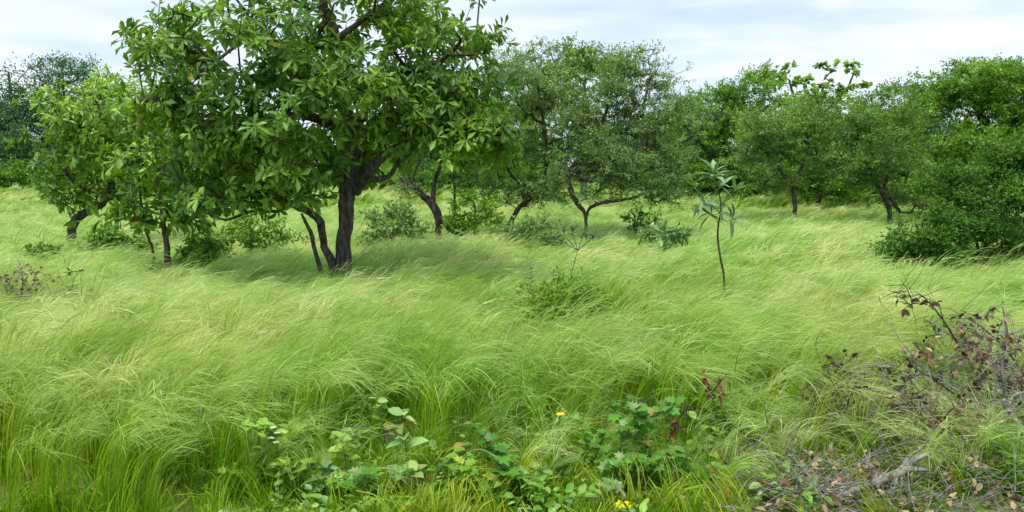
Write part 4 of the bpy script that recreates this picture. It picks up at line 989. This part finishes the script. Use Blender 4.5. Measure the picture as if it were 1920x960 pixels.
# ------------------------------------------------------------------ dead wood and litter at right
def dead_branch(label, d, main, subs, nleaf, leafcol, seed, mat=MAT_DEAD, leaf_size=0.07, leaf_at=(0.6, 1.0), tm=LEAF_OVATE, key='ovate', name='dead_branch', group='dead branches of the brush heap', rusty=False):
    r = np.random.default_rng(seed)
    P = np.array([at(a, b, d + c) for a, b, c, _ in main]); R = np.array([q for *_, q in main])
    g = P[P[:, 2].argmin()]
    root = empty(name, tuple(P[0]), label, 'dead branch', group)
    stem_part('branch', root, P, R, mat, 7); Q = smooth_path(P, 6)
    tips = [(Q, leaf_at)]
    for sb in subs:
        S = np.array([at(a, b, d + c) for a, b, c in sb]); stem_part('twig', root, S, np.linspace(R.min() * 1.2, R.min() * 0.5, len(S)), mat, 5); tips.append((smooth_path(S, 6), (0.5, 1.0)))
    # random fine twigs
    for i in range(10):
        ln, _ = tips[r.integers(0, len(tips))]; p = ln[r.integers(2, len(ln))]; L = r.uniform(0.08, 0.28)
        dv = norm(r.normal(0, 1, 3) * [1, 0.6, 0.7] + [0, 0, 0.3]); e = p + dv * L
        stem_part('twig', root, [p, (p + e) / 2 + r.normal(0, 0.015, 3), e], [0.0035, 0.0025, 0.0015], mat, 5, 3); tips.append((smooth_path([p, (p + e) / 2, e], 4), (0.5, 1)))
    ch = []
    for i in range(38 if nleaf > 12 else 14):
        ln, _ = tips[r.integers(0, len(tips))]; p = ln[r.integers(1, len(ln))] + r.normal(0, 0.02, 3); L_ = r.uniform(0.05, 0.3); e = p + norm(r.normal(0, 1, 3) * [1, 0.7, 0.7]) * L_
        ch.append((np.array([p, (p + e) / 2 + r.normal(0, 0.012, 3), e]), np.array([0.002, 0.0016, 0.0008])))
    V, F = tubes(ch, 4); part('fine_twigs', mesh_np('fine_twigs', V, F, None, mat), root, kind='stuff')
    if nleaf:
        nleaf = int(nleaf * 1.5)
        A, D, Nn, S, C = [], [], [], [], []
        for i in range(nleaf):
            ln, (a, b) = tips[r.integers(1, 4) if rusty else r.integers(0, len(tips))]; p = ln[min(len(ln) - 1, int(r.uniform(a, b) * len(ln)))]
            A.append(p); D.append(norm(r.normal(0, 0.6, 3) + [0, 0, -0.6])); Nn.append(norm(r.normal(0, 1, 3) + [0, -0.6, 0.3])); S.append(leaf_size * 0.75 * r.uniform(0.5, 1.3)); C.append(np.array(leafcol) * r.uniform(0.6, 1.5))
        put_leaves(root, A, D, Nn, S, C, tm, key, MAT_DRY)
    return root
BROWN = (0.19, 0.105, 0.05); TAN = (0.36, 0.27, 0.15); DKB = (0.09, 0.06, 0.035)
dead_branch('thin dead branch with a cluster of red-brown leaves rising from the grass', 5.0, [(1480, 870, 0, 0.008), (1420, 830, 0, 0.007), (1370, 795, 0, 0.006), (1320, 768, 0, 0.005), (1285, 760, 0, 0.003)],
    [[(1345, 782, 0), (1335, 745, 0), (1322, 705, 0)], [(1340, 780, 0), (1352, 755, -0.03), (1348, 715, -0.03)], [(1290, 762, 0), (1270, 785, 0), (1262, 815, 0)]], 50, (0.24, 0.125, 0.06), 1, MAT_DARKSTEM, 0.06, rusty=True)
dead_branch('long grey branch snaking along the bottom right litter', 4.75, [(1375, 860, 0, 0.006), (1430, 855, 0, 0.009), (1490, 880, 0, 0.011), (1540, 898, 0, 0.012), (1585, 905, 0, 0.012), (1590, 935, -0.05, 0.01)],
    [[(1585, 905, 0), (1600, 890, 0), (1612, 880, 0)], [(1430, 855, 0), (1400, 852, 0), (1372, 862, 0)]], 5, TAN, 2)
dead_branch('thick grey broken branch with a pale snapped end, bottom right', 4.5, [(1530, 975, 0, 0.020), (1580, 930, 0, 0.023), (1640, 905, 0, 0.026), (1690, 885, 0, 0.027), (1705, 862, 0.02, 0.026)],
    [[(1695, 880, 0), (1715, 880, -0.02), (1740, 882, -0.04)], [(1680, 890, 0), (1672, 930, -0.05), (1678, 975, -0.08)], [(1690, 880, 0), (1720, 860, 0), (1745, 850, 0)], [(1570, 940, 0), (1540, 918, 0), (1500, 920, 0)]], 4, TAN, 3)
dead_branch('grey branch lying across the litter in front of the heap', 4.7, [(1790, 895, 0, 0.01), (1720, 888, 0, 0.009), (1850, 915, -0.05, 0.008)][::-1], [[(1800, 895, 0), (1850, 905, 0), (1910, 925, 0)]], 8, TAN, 4)
dead_branch('upright bleached forked branch near the right edge', 5.1, [(1890, 800, 0, 0.012), (1885, 740, 0, 0.012), (1878, 680, 0, 0.012), (1888, 630, 0, 0.009), (1880, 575, 0, 0.004)],
    [[(1878, 690, 0), (1872, 650, 0), (1905, 620, 0)], [(1890, 630, 0), (1920, 615, 0), (1950, 612, 0)]], 16, TAN, 5)
dead_branch('long thin dead stem arching left with dark leaves at its tip', 5.2, [(1800, 660, 0, 0.006), (1790, 635, 0, 0.006), (1765, 595, 0, 0.005), (1740, 565, 0, 0.004), (1722, 550, 0, 0.003)],
    [[(1722, 552, 0), (1705, 556, 0), (1688, 553, 0)], [(1728, 556, 0), (1708, 570, 0), (1690, 583, 0)], [(1775, 610, 0), (1762, 615, 0), (1758, 630, 0)], [(1780, 600, 0), (1795, 592, 0), (1812, 586, 0)]], 22, DKB, 6, MAT_DARKSTEM, 0.06)
dead_branch('grey branch reaching down to the right edge', 4.8, [(1870, 730, 0, 0.014), (1895, 775, -0.05, 0.018), (1925, 820, -0.1, 0.02), (1960, 860, -0.12, 0.02)], [[(1895, 775, 0), (1860, 800, 0), (1820, 805, 0)], [(1890, 760, 0), (1905, 740, 0), (1930, 735, 0)]], 8, TAN, 7)
dead_branch('fallen branch with pinkish curled leaves in the middle of the heap', 5.15, [(1900, 690, 0, 0.009), (1850, 675, 0, 0.009), (1800, 670, 0, 0.007), (1760, 665, 0, 0.005)], [[(1830, 672, 0), (1820, 640, 0), (1830, 620, 0)], [(1800, 670, 0), (1790, 690, 0), (1775, 705, 0)], [(1850, 675, 0), (1860, 640, 0), (1845, 615, 0)]], 60, (0.30, 0.19, 0.11), 8, leaf_size=0.06)
dead_branch('twiggy branch with olive-brown leaves at the upper right of the heap', 5.4, [(1920, 700, 0, 0.008), (1890, 660, 0, 0.007), (1850, 620, 0, 0.006), (1820, 600, 0, 0.004)], [[(1850, 620, 0), (1835, 640, 0), (1810, 650, 0)], [(1870, 640, 0), (1875, 610, 0), (1890, 590, 0)]], 60, (0.13, 0.12, 0.05), 9, leaf_size=0.055)
dead_branch('low tangle branch with dark leaves on the left side of the heap', 5.3, [(1790, 740, 0, 0.007), (1750, 710, 0, 0.007), (1715, 690, 0, 0.006), (1700, 670, 0, 0.004)], [[(1750, 710, 0), (1740, 680, 0), (1730, 660, 0)], [(1730, 700, 0), (1700, 715, 0), (1690, 740, 0)]], 50, (0.08, 0.10, 0.035), 10, MAT_DARKSTEM, leaf_size=0.06)
dead_branch('grey stick lying across the lower part of the heap', 4.9, [(1700, 850, 0, 0.006), (1760, 835, 0, 0.008), (1830, 815, 0, 0.008), (1900, 790, 0, 0.006)], [[(1790, 825, 0), (1810, 860, 0), (1815, 890, 0)], [(1740, 840, 0), (1720, 800, 0), (1690, 760, 0)]], 30, TAN, 11)
dead_branch('dark twig with few leaves leaning in the grass left of the heap', 5.2, [(1600, 820, 0, 0.005), (1570, 790, 0, 0.005), (1545, 760, 0, 0.004), (1520, 770, 0, 0.003)], [[(1570, 790, 0), (1590, 760, 0), (1580, 740, 0)]], 4, DKB, 12, MAT_DARKSTEM)
dead_branch('dry brown weed skeleton at the left edge of the meadow', 8.6, [(38, 600, 0, 0.006), (40, 560, 0, 0.006), (42, 520, 0, 0.005), (38, 495, 0, 0.003)], [[(40, 560, 0), (20, 535, 0), (8, 515, 0)], [(42, 555, 0), (65, 530, 0), (70, 510, 0)], [(40, 540, 0), (55, 560, -0.1), (70, 570, -0.1)], [(40, 550, 0), (10, 560, 0), (-5, 555, 0)]], 44, (0.22, 0.15, 0.08), 13, MAT_DEAD, 0.06, group='dry weeds at the left')
dead_branch('small dry brown weed just right of the dry weed skeleton at left', 8.8, [(135, 570, 0, 0.005), (135, 540, 0, 0.004), (140, 520, 0, 0.003), (150, 505, 0, 0.002)], [[(135, 545, 0), (118, 530, 0), (110, 515, 0)], [(136, 540, 0), (125, 550, 0), (120, 560, 0)]], 24, (0.16, 0.11, 0.06), 14, MAT_DARKSTEM, 0.05, group='dry weeds at the left')
def brush_heap(label, cx, cy, rx, ry, h, nt_, nl, seed, cols):
    r = np.random.default_rng(seed); root = empty('brush_heap', (cx, cy, float(gz(cx, cy))), label, 'brush heap')
    ch = []
    for i in range(nt_):
        a = r.uniform(0, 6.28); q = math.sqrt(r.uniform(0, 1)); z = h * r.uniform(0, 1) ** 0.8 * (1 - 0.55 * q * q)
        p = np.array([cx + rx * q * math.cos(a), cy + ry * q * math.sin(a), z]); L = r.uniform(0.08, 0.5)
        dv = norm(r.normal(0, 1, 3) * [1, 0.7, 0.55] + [0, 0, 0.15]); e = p + dv * L; e[2] = max(e[2], 0.02)
        w = r.uniform(0.0012, 0.0042); mdl = (p + e) / 2 + r.normal(0, 0.03, 3)
        ch.append((smooth_path([p, mdl, e], 3), np.linspace(w, w * 0.4, 7)))
        if r.uniform() < 0.5:
            f = mdl + norm(dv + r.normal(0, 0.7, 3)) * L * 0.4; ch.append((np.array([mdl, f]), np.array([w * 0.6, w * 0.3])))
    V, F = tubes(ch, 4); part('fine_twigs', mesh_np('fine_twigs', V, F, None, MAT_DEAD, True), root, kind='stuff')
    a = r.uniform(0, 6.28, nl); q = np.sqrt(r.uniform(0, 1, nl)); z = h * r.uniform(0, 1.02, nl) ** 0.8 * (1 - 0.55 * q * q)
    # dead leaves hang in bunches
    b = r.integers(0, max(4, nl // 9), nl); P = np.stack([cx + rx * q * np.cos(a), cy + ry * q * np.sin(a), z], -1)[b] + r.normal(0, 0.035, (nl, 3)); P[:, 2] = np.maximum(P[:, 2], 0.02)
    C = np.array(cols)[r.integers(0, len(cols), nl // 9 + 5)[b % (nl // 9 + 5)]] * r.uniform(0.6, 1.4, (nl, 1))
    V, F, CC = leaf_batch(LEAF_OVATE, P, norm(r.normal(0, 0.8, (nl, 3)) + [0, 0, -0.3]), norm(r.normal(0, 1, (nl, 3)) + [0, -0.5, 0.4]), r.uniform(0.02, 0.055, nl), C)
    part('dead_leaves', mesh_np('dead_leaves', V, F, CC, MAT_DRY), root, kind='stuff')
OLIVE = (0.15, 0.17, 0.05)
brush_heap('large heap of fine grey twigs and curled dead leaves at the right edge', 3.15, 5.15, 0.75, 0.5, 0.98, 480, 1300, 1, [TAN, BROWN, OLIVE, DKB, (0.30, 0.21, 0.12), OLIVE, (0.10, 0.18, 0.04)])
brush_heap('low spread of grey twigs and dead leaves along the bottom right corner', 2.3, 4.55, 1.1, 0.45, 0.26, 380, 520, 2, [TAN, BROWN, TAN, OLIVE])
brush_heap('small tangle of twigs with dark leaves left of the large brush heap', 2.35, 5.35, 0.35, 0.3, 0.72, 150, 420, 3, [DKB, OLIVE, (0.09, 0.12, 0.035)])
brush_heap('dry brown weed tangle at the left edge of the meadow', -5.15, 8.3, 0.5, 0.35, 0.95, 170, 500, 4, [TAN, (0.20, 0.14, 0.08), OLIVE])
# curled orange-brown leaf standing in the litter
ol = empty('fallen_leaf', tuple(at(1355, 945, 4.4)), 'curled orange-brown dead leaf standing up in the bottom litter', 'dead leaf')
r = np.random.default_rng(3)
leaf_objects(ol, 'ovate', LEAF_OVATE, np.array([at(1352, 940, 4.4)]), np.array([[0.25, 0, 1.0]]), np.array([[0.5, -1.0, 0.2]]), np.array([0.115]), np.array([[0.55, 0.24, 0.06]]), MAT_DRY, name='blade')

# leaf litter and short tufts on the bare strip in front ---------------------------------
def litter():
    r = np.random.default_rng(77); n = 2600
    x = r.uniform(0.6, 3.6, n); y = r.uniform(3.6, 6.0, n)
    k = (y < edge_y(x) + 0.4) & (vnoise(x * 3, y * 3, 1.0, 4) + r.normal(0, 0.15, n) > 0.42); x, y = x[k], y[k]; n = len(x)
    P = np.stack([x, y, gz(x, y) + r.uniform(0.01, 0.09, n)], -1)
    C = np.array([TAN, BROWN, (0.42, 0.30, 0.18), DKB])[r.integers(0, 4, n)] * r.uniform(0.7, 1.3, (n, 1))
    V, F, CC = leaf_batch(LEAF_OVATE, P, norm(r.normal(0, 1, (n, 3)) * [1, 1, 0.35]), norm(r.normal(0, 0.5, (n, 3)) + [0, 0, 1]), r.uniform(0.03, 0.08, n), C)
    o = bpy.data.objects.new('leaf_litter', mesh_np('leaf_litter', V, F, CC, MAT_DRY)); link(o); tag(o, 'dry brown leaf litter on the ground at bottom right', 'leaf litter', kind='stuff')
    # twigs
    ch = []
    for i in range(420):
        x0, y0 = r.uniform(0.8, 3.7), r.uniform(3.7, 5.9); a = r.uniform(0, 6.28); L = r.uniform(0.06, 0.35)
        p = np.array([x0, y0, float(gz(x0, y0)) + r.uniform(0.01, 0.12)]); e = p + np.array([math.cos(a) * L, math.sin(a) * L, r.uniform(-0.03, 0.08)])
        w = r.uniform(0.0015, 0.0045); ch.append((np.array([p, (p + e) / 2 + r.normal(0, 0.012, 3), e]), np.array([w, w * 0.9, w * 0.5])))
    V, F = tubes(ch, 5)
    o = bpy.data.objects.new('twig_litter', mesh_np('twig_litter', V, F, None, MAT_DEAD, True)); link(o); tag(o, 'grey broken twigs scattered on the ground at bottom right', 'twig litter', kind='stuff')
litter()
short = [grass_patch('short_%02d' % i, 90 + i, 0.16, 26, 0.18, 0.34, 0.9, 0.0022, k=5, awns=0, plume=0.25, nleaf=60, spread=1.2) for i in range(4)]
def short_tufts():
    n = 560; r = np.random.default_rng(8)
    x = r.uniform(-4, 4, n); y = r.uniform(3.2, 5.9, n); k = (y < edge_y(x) + 0.25)
    k &= ~((x > 0.8) & (r.uniform(0, 1, n) < 0.35)); k &= ~((x < 0.7) & (r.uniform(0, 1, n) < 0.25)); k &= ~((x < -1.5) & (r.uniform(0, 1, n) < 0.35)); k &= ~((x > 1.2) & (y < 5.0) & (r.uniform(0, 1, n) < 0.6))
    x, y = x[k], y[k]; n = len(x)
    s = r.uniform(0.6, 1.3, n)
    scatter('short_grass', short, np.stack([x, y, gz(x, y)], -1), r.integers(0, 4, n), np.stack([r.normal(0, 0.1, n), r.normal(0, 0.1, n), r.uniform(0, 6.28, n)], -1), np.stack([s, s, s], -1), 'short green grass tufts at the near edge of the meadow')
short_tufts()
def heap_grass():
    r = np.random.default_rng(18); n = 125
    x = r.uniform(1.5, 3.7, n); y = r.uniform(4.3, 5.7, n); k = (x > 2.45) | (y > 5.0); x, y = x[k], y[k]; n = len(x)
    s = r.uniform(0.35, 0.7, n)
    scatter('heap_grass', [grass_patch('heap_%02d' % i, 120 + i, 0.25, 26, 0.6, 0.95, 1.5, 0.003, k=8, spread=1.3, nleaf=26, awns=3) for i in range(3)],
        np.stack([x, y, gz(x, y)], -1), r.integers(0, 3, n), np.stack([r.normal(0, 0.15, n), r.normal(0, 0.15, n), r.uniform(-0.9, 2.6, n)], -1), np.stack([s * 1.2, s * 1.2, s], -1), 'arching pale and green grass growing through the brush heap')
heap_grass()
def between_grass():
    r = np.random.default_rng(19); n = 62
    x = r.uniform(-1.7, 1.9, n); y = r.uniform(4.45, 5.3, n); s = r.uniform(0.4, 0.8, n)
    scatter('undergrowth_grass', [grass_patch('between_%02d' % i, 160 + i, 0.16, 14, 0.6, 0.95, 1.5, 0.0028, k=8, spread=0.9, nleaf=12, awns=4, power=2.8) for i in range(4)],
        np.stack([x, y, gz(x, y)], -1), r.integers(0, 4, n), np.stack([r.normal(0, 0.12, n), r.normal(0, 0.12, n), r.normal(0.3, 0.8, n)], -1), np.stack([s, s, s], -1), 'loose arching grass growing between the broad-leaved herbs')
between_grass()
def ground_weeds():
    r = np.random.default_rng(28); pats = []
    for i in range(4):
        m = 70; a = r.uniform(0, 6.28, m); q = 0.16 * np.sqrt(r.uniform(0, 1, m)); z = r.uniform(0.01, 0.14, m)
        P = np.stack([q * np.cos(a), q * np.sin(a), z], -1)
        D = np.stack([np.cos(a), np.sin(a), r.uniform(-0.1, 0.7, m)], -1) + r.normal(0, 0.4, (m, 3))
        C = np.array([GREEN, LIMEG, BLUEG])[r.integers(0, 3, m)] * r.uniform(0.6, 1.2, (m, 1))
        V, F, CC = leaf_batch(LEAF_OVATE, P, norm(D), norm(r.normal(0, 0.3, (m, 3)) + [0, 0, 1]), r.uniform(0.025, 0.06, m), C)
        pats.append(bpy.data.objects.new('weed_%d' % i, mesh_np('weed_%d' % i, V, F, CC, MAT_LEAF)))
    n = 80; x = r.uniform(-3.6, 3.9, n); y = r.uniform(3.6, 5.9, n); k = (y < edge_y(x) + 0.8) & ((x < 1.2) | (r.uniform(0, 1, n) < 0.35)) & ((x > -1.5) | (r.uniform(0, 1, n) < 0.1)); x, y = x[k], y[k]; n = len(x)
    s = r.uniform(0.6, 1.4, n)
    o = scatter('low_weeds', pats, np.stack([x, y, gz(x, y)], -1), r.integers(0, 4, n), np.stack([r.normal(0, 0.1, n), r.normal(0, 0.1, n), r.uniform(0, 6.28, n)], -1), np.stack([s, s, s], -1), 'small leafy weeds covering the soil at the near edge')
    o['category'] = 'weeds'
ground_weeds()
def haze():
    V = np.array([[x, y, z] for z in (-1.2, 14.0) for y in (-12, 115) for x in (-110, 110)], float)
    F = np.array([[0, 2, 3, 1], [4, 5, 7, 6], [0, 1, 5, 4], [2, 6, 7, 3], [0, 4, 6, 2], [1, 3, 7, 5]])
    m, t = new_mat('haze_air'); out = N(t, 'ShaderNodeOutputMaterial'); v = N(t, 'ShaderNodeVolumePrincipled')
    v.inputs['Color'].default_value = (0.78, 0.88, 1.0, 1); v.inputs['Density'].default_value = 0.0035; v.inputs['Anisotropy'].default_value = 0.2
    t.links.new(v.outputs[0], out.inputs['Volume'])
    o = bpy.data.objects.new('haze', mesh_np('haze', V, F, None, m)); link(o); tag(o, 'thin humid haze over the savanna', 'haze', kind='stuff')
print('done', round(time.time() - T0, 1), len(bpy.data.objects))
